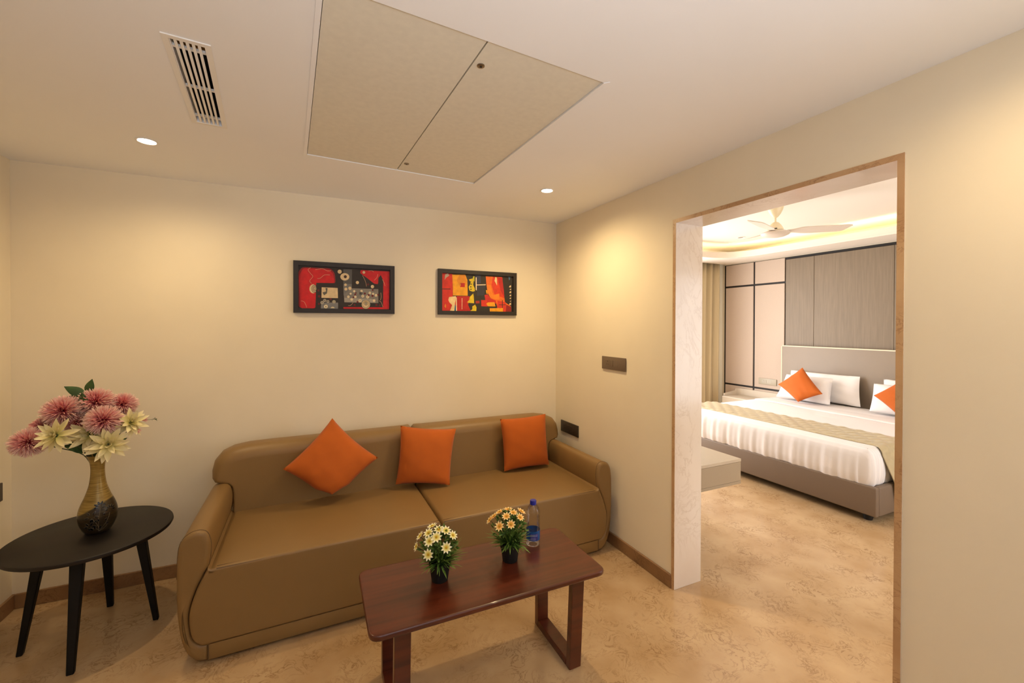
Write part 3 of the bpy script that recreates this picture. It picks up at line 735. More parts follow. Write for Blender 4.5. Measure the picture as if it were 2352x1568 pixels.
NECK = Vector((0, 0, .372))
def stem_of(p, root, r=.0022):
    p = Vector(p); bm = B(); a = Vector((p.x*.06, p.y*.06, .30)); b = Vector((p.x*.22, p.y*.22, .385)); pts = catmull([a, b, Vector((p.x*.6, p.y*.6, .385+(p.z-.385)*.55)), p], 5, closed=False)
    tube(bm, pts, r, 6); build('stem', bm, M['stem'], root)
def pompom(p, rad, label, face, seed):
    t = thing('chrysanthemum', label, 'flower', VP, group='pink pompom flowers in the vase'); rnd = random.Random(seed)
    stem_of(p, t); p = Vector(p); fd = Vector(face).normalized(); bm = B(); n = 640
    for k in range(n):
        zz = 1-1.72*(k+.5)/n; a = k*2.399963; rr = math.sqrt(max(0, 1-zz*zz))
        d = frame_z(fd) @ Vector((rr*math.cos(a), rr*math.sin(a), zz)); d = (d+Vector([rnd.uniform(-.1, .1) for _ in range(3)])).normalized()
        L = rad*(.72+.28*(1-max(0, zz))**.4)*rnd.uniform(.92, 1.06)*(1-.12*abs(d.z))
        Mx = Matrix.Translation(p+d*rad*.12) @ frame_z(d, rnd.uniform(0, 6)) @ Matrix.Rotation(-math.pi/2, 4, 'Y')
        petal(bm, Mx, L*.9, rad*.085, rnd.uniform(-.12, .14), 4, .3, 1.5, 0, 1 if zz < .8 else .75, .3)
    b = build('bloom', bm, M['pink'], t, None); b['kind'] = 'stuff'
    bm = B(); lathe(bm, [(.002, -.012), (.009, -.006), (.011, .004), (.004, .01)], 12, mtx=Matrix.Translation(p) @ frame_z(fd)); build('calyx', bm, M['stem'], t)
pompom((-.216, -.064, .478), .075, 'lowest pink pompom flower hanging far left in the vase', (-.2, -.9, .3), 1)
pompom((-.205, .016, .53), .055, 'pink pompom flower tucked behind the cream bloom at left', (-.5, -.5, .6), 2)
pompom((-.124, -.004, .602), .085, 'big pink pompom flower at the upper left of the bouquet', (-.1, -.9, .35), 3)
pompom((-.077, .0, .545), .06, 'pink pompom flower half hidden below the upper left one', (0, -.8, -.2), 4)
pompom((-.012, .02, .632), .082, 'pink pompom flower at the top middle under the green leaves', (.05, -.8, .5), 5)
pompom((.075, .056, .607), .07, 'pink pompom flower at the upper right of the bouquet', (.2, -.7, .6), 6)
pompom((.051, -.084, .559), .078, 'pink pompom flower in the centre front of the bouquet', (.1, -1, .2), 7)
def lotus(p, rad, label, face, seed):
    t = thing('lotus_flower', label, 'flower', VP, group='cream flowers in the vase'); rnd = random.Random(seed)
    stem_of(p, t); p = Vector(p); fd = Vector(face).normalized(); Mf = Matrix.Translation(p) @ frame_z(fd, rnd.uniform(0, 6))
    for ringi, (n, el, L, w) in enumerate(((8, -.35, 1.08, .34), (8, .12, 1.05, .32), (7, .55, .9, .28), (6, .95, .72, .22), (4, 1.25, .5, .16))):
        proto = None
        for k in range(n):
            a = 2*math.pi*(k+.5*ringi)/n+rnd.uniform(-.2, .2); e = el+rnd.uniform(-.22, .22)
            lm = Mf @ Matrix.Rotation(a, 4, 'Z') @ Matrix.Rotation(-e, 4, 'Y')
            if proto is None:
                bm = B(); petal(bm, Matrix.Identity(4), rad*L, rad*w, .16, 6, .2, 1.05); proto = build('petal', bm, M['cream'], t, 80); o = proto
            else: o = cp(proto, t)
            o.matrix_local = lm
    bm = B(); lathe(bm, [(.003, -.012), (.010, -.004), (.009, .006), (.003, .012)], 12, mtx=Mf); build('flower_centre', bm, M['stem'], t)
lotus((-.099, -.124, .51), .08, 'cream flower at the lower left, spreading over a pink one', (-.25, -.8, .4), 21)
lotus((-.006, -.064, .49), .085, 'cream flower in the middle, partly under the central pink one', (-.1, -.9, .15), 22)
lotus((.078, -.112, .447), .085, 'cream flower drooping low over the rim of the vase', (.25, -.9, .25), 23)
lotus((.138, -.034, .528), .075, 'cream flower at the right side of the bouquet', (.5, -.6, .5), 24)
def bud(p, d, L, label, tipleaf):
    t = thing('flower_bud', label, 'flower', VP, group='closed pink buds'); stem_of(p, t, .0014); p = Vector(p); Mf = Matrix.Translation(p) @ frame_z(d)
    bm = B()
    for k in range(6): petal(bm, Mf @ Matrix.Rotation(k*1.05, 4, 'Z') @ Matrix.Rotation(-1.2, 4, 'Y'), L, L*.3, -.12, 4, .3, .9, .2, .9)
    build('petals', bm, M['pink'], t, None)
    if tipleaf:
        bm = B(); q = p+Vector(d).normalized()*L*1.9; tube(bm, [p, q], .0008, 5)
        for k in range(5): petal(bm, Matrix.Translation(q-Vector(d).normalized()*.004*k) @ frame_z(d, k*1.3) @ Matrix.Rotation(-.5, 4, 'Y'), .014, .006, .1, 3, .1)
        build('leaf_tip', bm, M['stem'], t, None)
bud((.168, -.004, .531), (1, -.1, .02), .032, 'thin pink bud with a green tip sticking out at the right', True)
bud((.148, -.02, .486), (.9, -.3, -.15), .03, 'pink bud below the right cream flower', False)
lf = thing('leaf_sprig', 'sprig of dark green leaves on top of the bouquet', 'leaves', VP)
stem_of((-.06, .03, .66), lf)
def leaf(p, d, L, w, nrm):
    p = Vector(p); x = Vector(d).normalized(); z = Vector(nrm); z = (z-x*z.dot(x)).normalized(); y = z.cross(x)
    Mx = Matrix(((x.x, y.x, z.x, p.x), (x.y, y.y, z.y, p.y), (x.z, y.z, z.z, p.z), (0, 0, 0, 1)))
    bm = B(); petal(bm, Mx, L, w, -.12, 7, -.12, .72); return build('leaf', bm, M['roseleaf'], lf, 80)
leaf((-.062, .03, .672), (-.75, -.1, .5), .085, .045, (.1, -.9, .4)); leaf((-.05, .03, .68), (.25, -.05, 1), .07, .042, (-.2, -.9, .1))
leaf((-.075, .03, .66), (-1, 0, .05), .065, .03, (.1, -.8, .6)); leaf((-.045, -.02, .625), (-.1, -.15, 1), .065, .042, (-.3, -.9, 0))
for q in ((.02, -.05, .43), (-.06, -.05, .44), (.05, -.02, .47), (-.03, .03, .50), (-.09, -.03, .45), (-.05, .02, .43), (.07, .02, .44), (-.11, -.02, .48), (.0, -.03, .41)):
    leaf((q[0]*.45, q[1]*.45, q[2]-.035), (q[0]*3, q[1]*3, .12), .085, .036, (0, -.8, .6))

# ------------------------------------------------------------------ pictures
PMAT = {}
def pm(rgb):
    if rgb not in PMAT: PMAT[rgb] = mat('paint_%02x%02x%02x' % rgb, rgb, .55, var=.12, scale=35)
    return PMAT[rgb]
def picture(label, x0, x1, z0, z1, rail, shapes, conv, bg):
    cx, w, h = (x0+x1)/2, x1-x0, z1-z0
    t = thing('picture_frame', label, 'picture', (cx, 0, z0))
    bm = B()
    outer = [(-w/2, 0), (w/2, 0), (w/2, h), (-w/2, h)]; inner = [(-w/2+rail, rail), (w/2-rail, rail), (w/2-rail, h-rail), (-w/2+rail, h-rail)]
    V = [[bm.verts.new((p[0], y, p[1])) for p in L] for L, y in ((outer, -.001), (outer, -.024), (inner, -.024), (inner, -.008))]
    for a, b in zip(V, V[1:]):
        for i in range(4): bm.faces.new((a[i], a[(i+1) % 4], b[(i+1) % 4], b[i]))
    build('frame', bm, M['framed'], t, 20)
    bm = B(); mats = [pm(bg)]; box(bm, (-w/2+.003, -.008, .003), (w/2-.003, -.004, h-.003))
    iw, ih = w-2*rail, h-2*rail
    for li, (rgb, pts) in enumerate(shapes):
        m_ = pm(rgb)
        if m_ not in mats: mats.append(m_)
        y = -.0083-.000012*li; vv = []
        for p in pts:
            u, v = conv(*p); u = max(0, min(1, u)); v = max(0, min(1, v)); vv.append((-iw/2+u*iw, y, rail+v*ih))
        vs_ = [bm.verts.new(q) for q in vv]; f = bm.faces.new(vs_); f.material_index = mats.index(m_); f.normal_update()
        bmesh.ops.triangulate(bm, faces=[f])
    me = bpy.data.meshes.new('painting'); bm.to_mesh(me); bm.free(); link('painting', me, mats, t)
def disc(x, y, rx, ry=None, n=18): ry = ry or rx; return [(x+rx*math.cos(2*math.pi*k/n), y+ry*math.sin(2*math.pi*k/n)) for k in range(n)]
def stroke(pts, w):
    P = [Vector(p) for p in (catmull([Vector(q) for q in pts], 4, closed=False) if len(pts) > 2 else pts)]; a, b = [], []
    for i, p in enumerate(P):
        d = (P[min(i+1, len(P)-1)]-P[max(0, i-1)]).normalized(); nn = Vector((-d.y, d.x))*w/2; a.append(tuple(p+nn)); b.append(tuple(p-nn))
    return a+b[::-1]
def conv1(x, y):
    u = (x-235)/1885; yt = 180+(x-235)*.045; yb = 1070+(x-235)*.0185; return u, 1-(y-yt)/(yb-yt)
RED, DK, CRM, GRY, LG, MR, YEL, ORG, GOLD = (206, 22, 24), (44, 36, 28), (226, 200, 154), (118, 112, 106), (168, 160, 146), (108, 26, 22), (226, 196, 30), (236, 110, 24), (240, 164, 20)
S1 = [((150, 20, 18), fillet([(240, 1060), (228, 330), (300, 215), (860, 235), (945, 330), (965, 550), (575, 545), (560, 1075)], 60)),
      (RED, fillet([(270, 1070), (245, 400), (330, 235), (830, 265), (910, 340), (945, 545), (575, 540), (565, 1072)], 50)),
      (RED, fillet([(1480, 265), (2110, 290), (2100, 1095), (1120, 1082), (1120, 1045), (1960, 1050), (1970, 480), (1910, 360), (1850, 560), (1770, 550), (1600, 420), (1470, 330)], 14)),
      (DK, [(580, 540), (1015, 545), (1010, 1080), (560, 1072)]), (DK, [(1860, 430), (1900, 380), (1970, 480), (1965, 1050), (1850, 1050)]),
      ((92, 90, 86), [(1120, 250), (1300, 255), (1295, 660), (1120, 660)]), ((122, 118, 112), [(1120, 560), (1295, 560), (1290, 700), (1125, 800)]),
      ((134, 128, 118), [(1130, 790), (1290, 650), (1860, 665), (1860, 962), (1140, 945)]), (LG, [(1140, 850), (1800, 880), (1800, 955), (1140, 943)]),
      (CRM, [(685, 632), (1005, 645), (1010, 858), (680, 852)]), ((96, 92, 80), [(760, 645), (800, 650), (790, 760), (730, 800), (700, 740), (770, 720)]),
      ((128, 126, 124), [(675, 950), (1012, 952), (1012, 1082), (668, 1075)]),
      (CRM, disc(515, 665, 70, 95)), (RED, [(585, 560), (590, 560), (590, 545), (585, 545)])]
S1[-1] = (DK, [(580, 545), (620, 545), (620, 780), (572, 780)])
for rx, ry, c in ((60, 82, DK), (52, 70, CRM), (42, 54, DK), (34, 42, CRM), (24, 28, DK), (16, 18, CRM)):
    S1.append((c, [p for p in disc(545, 665, rx, ry, 24) if p[0] <= 580] or disc(545, 665, 4)))
S1 += [(CRM, disc(1150, 410, 93, 78)), ((58, 34, 26), disc(1160, 408, 32)), (CRM, disc(1045, 303, 42)), (CRM, disc(1548, 313, 29)), (CRM, disc(1412, 528, 34)), (CRM, disc(1733, 613, 36)),
       (CRM, disc(1165, 578, 28)), (CRM, disc(1173, 668, 31)), (CRM, disc(1255, 650, 34))]
for x, y, r in ((1225, 828, 28), (1293, 886, 28), (1370, 830, 26), (1500, 708, 26), (1345, 712, 24), (1525, 815, 30), (1630, 830, 34), (1748, 766, 25), (1812, 798, 30), (1768, 910, 28), (1468, 912, 34), (1678, 748, 27), (1270, 765, 22)):
    S1.append(((232, 214, 174), disc(x, y, r)))
for x, y, r in ((1525, 815, 8), (1625, 830, 7), (1678, 748, 8), (1468, 910, 8), (1748, 860, 6), (1655, 882, 6)): S1.append((DK, disc(x, y, r)))
for x, y, r in ((1365, 783, 20), (1328, 840, 18), (1568, 760, 22), (1652, 792, 22), (1733, 808, 24), (1415, 940, 22), (1858, 787, 22), (1738, 685, 20), (1380, 748, 16), (635, 820, 26), (620, 700, 22), (630, 978, 22), (1640, 568, 22), (1820, 1000, 24), (1893, 1012, 22), (1352, 1000, 22), (862, 878, 22)):
    S1.append((MR, disc(x, y, r)))
for x, y, r in ((693, 952, 34), (745, 907, 32), (808, 928, 30), (930, 935, 36)):
    S1 += [((176, 166, 146), disc(x, y, r)), (DK, disc(x, y, 9))] if x < 900 else [((176, 166, 140), disc(x, y, r))]
S1 += [((232, 214, 174), disc(767, 1035, 40)), (DK, disc(767, 1037, 10)), ((232, 214, 174), [p for p in disc(902, 1070, 40, 32) if p[1] < 1078])]
for rx, c in ((96, DK), (90, CRM), (72, DK), (66, CRM), (40, DK), (32, CRM), (22, DK), (16, LG)): S1.append((c, disc(1592, 992 if rx > 50 else 972, rx)))
for rx, c in ((34, DK), (26, GRY), (16, DK)): S1.append((c, disc(1482, 757, rx)))
for pts in ([(470, 225), (420, 270), (470, 350), (512, 410), (450, 500), (490, 555)], [(560, 268), (700, 245), (800, 290), (870, 280)], [(600, 450), (660, 440), (740, 375), (850, 375)],
            [(285, 915), (340, 935), (370, 985), (395, 1055)], [(1520, 380), (1580, 500), (1605, 610)], [(1850, 350), (1830, 420), (1770, 480)], [(1220, 1015), (1270, 1010), (1320, 955)], [(1880, 910), (1925, 950), (1960, 1045)],
            [(1950, 460), (1985, 530), (2010, 600)], [(1915, 740), (1925, 830), (1905, 900)], [(1650, 280), (1720, 275), (1760, 305)]):
    S1.append(((222, 170, 130), stroke(pts, 7)))
picture('black framed red and grey abstract painting with cream circles, left of two', -2.021, -1.367, 1.606, 1.952, .030, S1, conv1, DK)
def conv2(x, y):
    u = (x-280)/1810; yt = 262+(x-280)*.05; yb = 1222+(x-280)*.013; return u, 1-(y-yt)/(yb-yt)
R1, R2_ = (214, 44, 24), (190, 30, 20); DG = (46, 40, 32)
S2 = [(R1, [(278, 255), (540, 290), (545, 880), (960, 850), (900, 1230), (278, 1225)]), (GOLD, [(530, 300), (855, 305), (905, 440), (915, 840), (550, 835), (545, 560)]), ((226, 140, 20), [(700, 320), (855, 310), (880, 560), (720, 600), (640, 450)]),
      (R2_, [(730, 520), (840, 515), (840, 622), (720, 620), (745, 570)]), ((190, 28, 18), [(640, 850), (960, 850), (900, 1010), (990, 1225), (650, 1225)]),
      ((238, 208, 150), [(455, 875), (620, 850), (625, 900), (600, 1040), (585, 1225), (480, 1222), (530, 1080), (465, 1010), (440, 950)]), ((236, 206, 160), [(620, 860), (645, 900), (650, 1225), (625, 1225)]),
      ((44, 104, 140), [(600, 1050), (622, 1120), (625, 1225), (585, 1225)]), (YEL, [(940, 425), (1050, 395), (1065, 440), (1050, 560), (1090, 650), (1095, 720), (1040, 735), (960, 710), (935, 610), (975, 550), (985, 490)]),
      ((206, 196, 40), [(1035, 400), (1055, 340), (1085, 345), (1085, 480), (1060, 450)]), (DG, disc(1000, 545, 16)), (DG, disc(990, 612, 17)), (DG, disc(993, 675, 17)), (DG, disc(990, 478, 10)),
      (YEL, [(965, 870), (1050, 780), (1065, 850), (1075, 1030), (930, 1020), (900, 1000), (950, 950)]), (YEL, [(1030, 1110), (1100, 1065), (1135, 1130), (1130, 1228), (980, 1225), (1030, 1180)]),
      ((58, 60, 84), [(1105, 310), (1240, 310), (1245, 520), (1130, 540)]), ((52, 52, 62), [(1150, 580), (1360, 580), (1330, 820), (1150, 840)]), ((236, 216, 180), [(1112, 370), (1138, 370), (1142, 705), (1115, 690)]),
      ((236, 216, 180), [(1140, 552), (1375, 545), (1365, 570), (1140, 574)]), (ORG, [(1370, 340), (1800, 360), (1810, 620), (1860, 800), (1880, 1000), (2040, 1100), (2050, 1240), (1680, 1150), (1630, 960), (1500, 900), (1420, 760), (1390, 560)]),
      ((222, 60, 26), [(1560, 350), (1810, 370), (1830, 680), (1870, 900), (1740, 860), (1600, 800), (1520, 560)]), ((190, 36, 30), [(1690, 380), (1805, 375), (1850, 700), (1870, 900), (1760, 700)]),
      ((246, 134, 26), [(1400, 560), (1500, 560), (1560, 820), (1730, 780), (1740, 930), (1640, 930), (1500, 900), (1430, 780)]), ((204, 40, 30), [(1340, 820), (1420, 800), (1500, 900), (1640, 960), (1640, 1040), (1400, 1040), (1360, 940)]),
      ((216, 50, 30), [(1250, 945), (1400, 950), (1420, 1110), (1260, 1105)]), (GOLD, [(1385, 1040), (1430, 1005), (1600, 1000), (1630, 1110), (1430, 1105)]), ((170, 50, 36), [(1110, 970), (1210, 965), (1215, 1030), (1120, 1035)]),
      ((216, 56, 30), [(1680, 960), (1900, 1000), (1920, 1100), (2050, 1130), (2050, 1242), (1830, 1240), (1830, 1150), (1670, 1150)]), (GOLD, [(1475, 1155), (1830, 1150), (1830, 1242), (1480, 1240)]), ((150, 30, 24), [(1920, 1060), (2050, 1120), (2055, 1243), (1900, 1240)]),
      ((240, 214, 150), [(1620, 360), (1660, 370), (1668, 480), (1670, 580), (1630, 510), (1600, 460)]), (GOLD, [(1375, 690), (1410, 700), (1420, 800), (1390, 780)]),
      (DG, [(278, 662), (490, 660), (490, 678), (278, 678)]), (DG, [(1805, 950), (1822, 950), (1822, 1150), (1805, 1150)]), (DG, [(1720, 1060), (1910, 1058), (1910, 1072), (1720, 1074)]), ((232, 190, 150), [(765, 900), (782, 900), (780, 1185), (765, 1185)]),
      ((190, 170, 150), [(360, 300), (430, 270), (460, 330), (390, 380), (350, 440)]), ((84, 120, 150), [(1970, 350), (2025, 360), (2010, 430), (1990, 440)]), ((236, 150, 40), [(370, 1040), (385, 1100), (380, 1160), (345, 1110)])]
for x, y, r in ((2020, 600, 32), (2030, 672, 20), (2025, 745, 30), (2027, 828, 24), (2027, 900, 22), (2030, 975, 16), (2022, 1045, 32)): S2.append(((238, 206, 150), [(x-r, y+r*.5), (x-r*.3, y-r*.6), (x+r*.7, y-r), (x+r*.8, y+r*.6), (x, y+r*.8)]))
picture('black framed red, orange and yellow abstract painting, right of two', -1.044, -.388, 1.606, 1.954, .030, S2, conv2, DG)

# ------------------------------------------------------------------ switch plates
def switch_plate(label, loc, rotz, w, h, mp_, modules, group):
    """local: x along the wall, -y out of the wall, z up from the plate's bottom edge"""
    t = thing('switch_plate', label, 'socket', loc, (0, 0, rotz), group)
    bm = B(); box(bm, (-w/2, -.011, 0), (w/2, -.0005, h), .003, 2); build('plate', bm, mp_, t)
    for kind, x0, x1 in modules:
        bm = B(); box(bm, (x0+.001, -.0135 if kind == 'switch' else -.012, h*.27), (x1-.001, -.009, h*.75), .001, 1)
        m_ = build('rocker' if kind == 'switch' else 'socket' if kind == 'socket' else 'blank_module', bm, mp_, t)
        if kind == 'socket':
            cx = (x0+x1)/2
            for dx, dz, r in ((0, .12*h, .0032), (-.009, -.1*h, .0026), (.009, -.1*h, .0026)):
                bm = B(); lathe(bm, [(r, 0), (r, .0006)], 12, mtx=Matrix.Translation((cx+dx, -.0118, h*.51+dz)) @ Matrix.Rotation(R(90), 4, 'X')); build('pin_hole', bm, M['hole'], m_)
G = 'wall socket plates'
switch_plate('grey brown socket plate on the wall between the corner and the doorway', (0, -.793, 1.2175), R(-90), .256, .09, M['plate'], (('socket', -.085, -.03), ('switch', -.03, .0), ('blank', .0, .052)), G)
switch_plate('dark socket plate low on the wall just above the sofa arm', (0, -.230, .64), R(-90), .258, .093, M['plated'], (('socket', -.085, -.03), ('switch', -.03, .012), ('socket', .012, .07)), G)
switch_plate('dark socket plate at the left wall behind the side table', (XL, -.20, .614), R(90), .22, .094, M['plated'], (('socket', -.08, -.03), ('switch', -.03, .03)), G)

# ------------------------------------------------------------------ bedroom
# head wall panelling (pieces of the wall)
PX = BX-.022
def panel(y0, y1, z0, z1, m, px=PX, name='panel'):
    bm = B(); box(bm, (px, min(y0, y1), z0), (BX-.003, max(y0, y1), z1), .002, 1); return build(name, bm, m, wall_head)
bm = B(); box(bm, (BX-.008, BY0, 0), (BX, 1.592, 2.482)); build('joint_backing', bm, M['gap'], wall_head)
g = .014
ys = [1.575, 1.079, .612]
for ya, yb in ((1.575-g, 1.079+g), (1.079-g, .612+.012)):
    for za, zb in ((0.002, .605-g), (.605+g, 2.135-g), (2.135+g, 2.475)):
        panel(yb, ya, za, zb, M['fabric'])
for ya, yb in ((.600, .232), (.229, -.62), (-.623, -1.48), (-1.483, -2.34), (-2.343, BY0)):
    panel(yb, ya, .002, 2.445, M['veneer'], PX-.014, 'veneer_panel')
switch_plate('champagne socket plate on the fabric panel beside the bed head', (PX, .858, .672), R(-90), .27, .088, M['plateb'], (('socket', -.085, -.035), ('switch', -.035, -.012), ('blank', -.008, .06)), G)

# bed
BL, BR_, XF, XH = .62, -1.405, 2.0, 4.0
bed = thing('bed', 'large double bed with taupe upholstered base and tall headboard', 'bed', (3.0, -.39, 0))
def l(p): return (p[0]-3.0, p[1]+.39, p[2])
bm = B(); box(bm, l((XF, BR_, .06)), l((XF+.045, BL, .287)), .012, 3); build('foot_rail', bm, M['taupe'], bed)
for y0, y1 in ((BR_, BR_+.045), (BL-.045, BL)):
    bm = B(); box(bm, l((XF+.047, y0, .06)), l((XH-.02, y1, .287)), .012, 3); build('side_rail', bm, M['taupe'], bed)
bm = B(); box(bm, l((XF+.05, BR_+.05, .10)), l((XH-.02, BL-.05, .26))); build('slat_base', bm, M['gap'], bed)
for x in (2.09, 3.85):
    for y in (BR_+.095, BL-.095):
        bm = B(); lathe(bm, [(.028, 0), (.034, .03), (.034, .1)], 20, mtx=Matrix.Translation(l((x, y, 0)))); build('leg', bm, M['gap'], bed)
bm = B(); box(bm, l((3.985, -1.42, .06)), l((4.04, .612, 1.25)), .012, 3); hb = build('headboard', bm, M['head'], bed)
bm = B(); tube(bm, [l((3.99, .612, .3)), l((3.99, .612, 1.24)), l((3.99, .602, 1.25)), l((3.99, -1.41, 1.25)), l((3.99, -1.42, 1.24)), l((3.99, -1.42, .3))], .008, 8); build('piping', bm, M['cream_edge'], hb)

# mattress under the white sheet: rounded block with soft folds on its sides
def bedtop(x, y): return .568+.006*math.sin(3.1*x+1.7*y)*math.sin(2.3*y)
bm = B(); prof = fillet([(XF+.004, BR_+.035), (XH-.03, BR_+.035), (XH-.03, BL-.03), (XF+.004, BL-.03)], .07, 6)
loop = []
for i in range(len(prof)):
    a, b = prof[i], prof[(i+1) % len(prof)]; k = max(1, int((b-a).length/.012))
    for j in range(k): loop.append(a+(b-a)*j/k)
n = len(loop); cen = Vector(((XF+XH)/2, (BR_+BL)/2)); rings = []
rnd = random.Random(5); fold = [(rnd.uniform(.2, 1.0), rnd.uniform(0, 6)) for _ in range(5)]
acc = [0.0]
for i in range(n): acc.append(acc[-1]+(loop[(i+1) % n]-loop[i]).length)
def foldv(s, t): return .007*t*(math.sin(23*s+1.3)*.5+math.sin(51*s+2*math.sin(3*s))*.5+math.sin(97*s+t*2)*.35)
for z, inn, am in ((.272, .014, 1.0), (.30, .0, 1.0), (.36, -.008, .9), (.43, -.008, .7), (.49, -.003, .45), (.53, .008, .2), (.552, .026, .08), (.5635, .046, 0), (.568, .064, 0)):
    ring = []
    for i in range(n):
        e1 = (loop[i]-loop[i-1]).normalized(); e2 = (loop[(i+1) % n]-loop[i]).normalized(); nv = Vector((-e1.y-e2.y, e1.x+e2.x)).normalized()
        p = loop[i]+nv*(inn+foldv(acc[i], am)); zz = z+(.006*math.sin(9*acc[i]) if z < .28 else 0)
        ring.append(bm.verts.new((p.x-3.0, p.y+.39, zz-.26)))
    rings.append(ring)
for a, b in zip(rings, rings[1:]):
    for i in range(n): bm.faces.new((a[i], a[(i+1) % n], b[(i+1) % n], b[i]))
last = rings[-1]; cc = sum((v.co for v in last), Vector())/len(last)
for k_ in (.85, .7, .5, .3, .1, .01):
    ring = [bm.verts.new(cc+(v.co-cc)*k_+Vector((0, 0, .003*math.sin(4*v.co.x+k_*9)*math.sin(3*v.co.y+k_*5)))) for v in rings[-1]]
    for i in range(n): bm.faces.new((last[i], last[(i+1) % n], ring[(i+1) % n], ring[i]))
    last = ring
bm.faces.new(rings[0][::-1]); bm.faces.new(last)
mt = build('mattress', bm, M['sheet'], bed, 60); mt.location = (0, 0, .26)
mt['label'] = 'mattress under a white striped sheet'
# folded-back top sheet edge
bm = B()
ng = 40
row = []
for i in range(ng+1):
    y = BR_+.1+(BL-BR_-.2)*i/ng; xe = 3.28+.03*math.sin(2.2*y+.5)
    row.append([bm.verts.new((xe-3.0+dx, y+.39, .3115+dz+.002*math.sin(7*y))) for dx, dz in ((-.012, -.003), (0, .006), (.02, .008), (.24, .004), (.26, -.003))])
for a, b in zip(row, row[1:]):
    for k in range(4): bm.faces.new((a[k], a[k+1], b[k+1], b[k]))
build('turned_edge', bm, M['sheet'], mt, 60)

# quilted runner across the bed
rn = thing('bed_runner', 'quilted gold satin runner across the foot of the bed', 'runner', (2.4, -.39, .57))
bm = B(); NU, NV = 190, 26
def runner_pt(s, v):
    """s metres along the cloth from the far side, v 0..1 across its width"""
    r = .055; yr = BR_+.035; tot = BL-.03-yr; y = BL-.03-s
    x0 = 2.18; wide = .46; zt = .574; a = max(0, min(math.pi/2, (s-(tot-r))/r)); d = max(0, s-(tot-r)-r*math.pi/2)
    if s < tot-r: px, py, pz = x0+wide*v, y, zt
    else:
        py = yr+r-(r+.012)*math.sin(a)-.05*min(1, d/.22); pz = zt-r*(1-math.cos(a))-d; px = x0-.04*math.sin(a)+wide*v+.33*d
    w_ = v*.46; cell = .098; q = (s+w_)*.7071; q2 = (s-w_)*.7071
    puffh = .014*(abs(math.sin(math.pi*q/cell))*abs(math.sin(math.pi*q2/cell)))**.6*min(1, v*14, (1-v)*14)
    py -= puffh*math.sin(a); pz += puffh*math.cos(a)
    return Vector((px-2.4, py+.39, pz-.57))
TL = BL-BR_+.40
gr = [[bm.verts.new(runner_pt(TL*i/NU, j/NV)) for j in range(NV+1)] for i in range(NU+1)]
for i in range(NU):
    for j in range(NV): bm.faces.new((gr[i][j], gr[i+1][j], gr[i+1][j+1], gr[i][j+1]))
for s_ in (0, NV):
    prev = None
    for i in range(NU+1):
        v = bm.verts.new(gr[i][s_].co-Vector((0, 0, .006)) if TL*i/NU < BL-BR_-.1 else gr[i][s_].co+Vector((0, .006, 0)))
        if prev: bm.faces.new((gr[i-1][s_], gr[i][s_], v, prev))
        prev = v
build('quilt', bm, M['satin'], rn, 70)

# pillows and bed cushions
PG = 'white bed pillows'
def qpil(label, c, th, seed, **k): return cushion('pillow', c, label, 'pillow', th, M['pillowcase'], PG, pinch=.025, p=3.2, lump=.010, seed=seed, **k)
qpil('white pillow standing upright behind the left orange cushion', [(3.66, .47, .59), (3.66, -.18, .585), (3.81, -.13, .885), (3.81, .43, .885)], .14, 31)
qpil('white pillow leaning on the headboard behind the left front pillow', [(3.85, .46, .59), (3.85, -.40, .585), (3.935, -.35, .93), (3.935, .45, .93)], .09, 32)
qpil('white pillow standing upright behind the right orange cushion', [(3.66, -.575, .59), (3.66, -1.25, .585), (3.81, -1.22, .885), (3.81, -.545, .885)], .14, 33)
qpil('white pillow leaning on the headboard at the right', [(3.85, -.60, .59), (3.85, -1.34, .585), (3.935, -1.30, .93), (3.935, -.58, .93)], .09, 34)
cushion('cushion', [(3.49, .085, .592), (3.555, -.157, .722), (3.66, .138, 1.005), (3.555, .378, .768)], 'orange cushion standing on its corner at the left of the bed', th=.12, group='orange cushions', pinch=.05, seed=4)
cushion('cushion', [(3.49, -.93, .592), (3.575, -1.19, .78), (3.69, -.90, 1.012), (3.555, -.662, .782)], 'orange cushion cut by the door frame at the right of the bed', th=.12, group='orange cushions', pinch=.05, seed=5)

# nightstand with a raised rim
ns = thing('nightstand', 'low bedside cabinet with raised rim beside the window curtain', 'cabinet', (3.87, .98, 0))
bm = B(); box(bm, (-.19, -.335, 0), (.185, .335, .47), .01, 2); build('body', bm, M['nightw'], ns)
rim = fillet([(-.19, -.335), (-.19, .335), (.185, .335), (.185, -.335)], [0, .09, .09, 0], 8)
path = [Vector((-.10, .335)), ]
pts = [(-.16, .33)]+[(p.x, p.y) for p in fillet([(-.165, .33), (.18, .33), (.18, -.33)], [0, .10, 0], 8)]
bm = B(); hs = [.475+.09*min(1, i/3.0) for i in range(len(pts))]; sh = []
for i, (x, y) in enumerate(pts):
    xi, yi = x-.018*(1 if x > .1 else 0), y-.018*(1 if y > .25 else 0)
    sh.append([bm.verts.new((x, y, .468)), bm.verts.new((x, y, hs[i])), bm.verts.new((xi, yi, hs[i])), bm.verts.new((xi, yi, .468))])
for a, b in zip(sh, sh[1:]):
    for k in range(4): bm.faces.new((a[k], a[(k+1) % 4], b[(k+1) % 4], b[k]))
bm.faces.new(sh[0]); bm.faces.new(sh[-1][::-1]); build('rim', bm, M['nightw'], ns)
bm = B(); box(bm, (-.194, -.33, .25), (-.188, .33, .46), .002, 1); dr = build('drawer', bm, M['lamside'], ns)
bm = B(); box(bm, (-.205, -.06, .36), (-.193, .06, .372), .003, 1); build('handle', bm, M['gap'], dr)

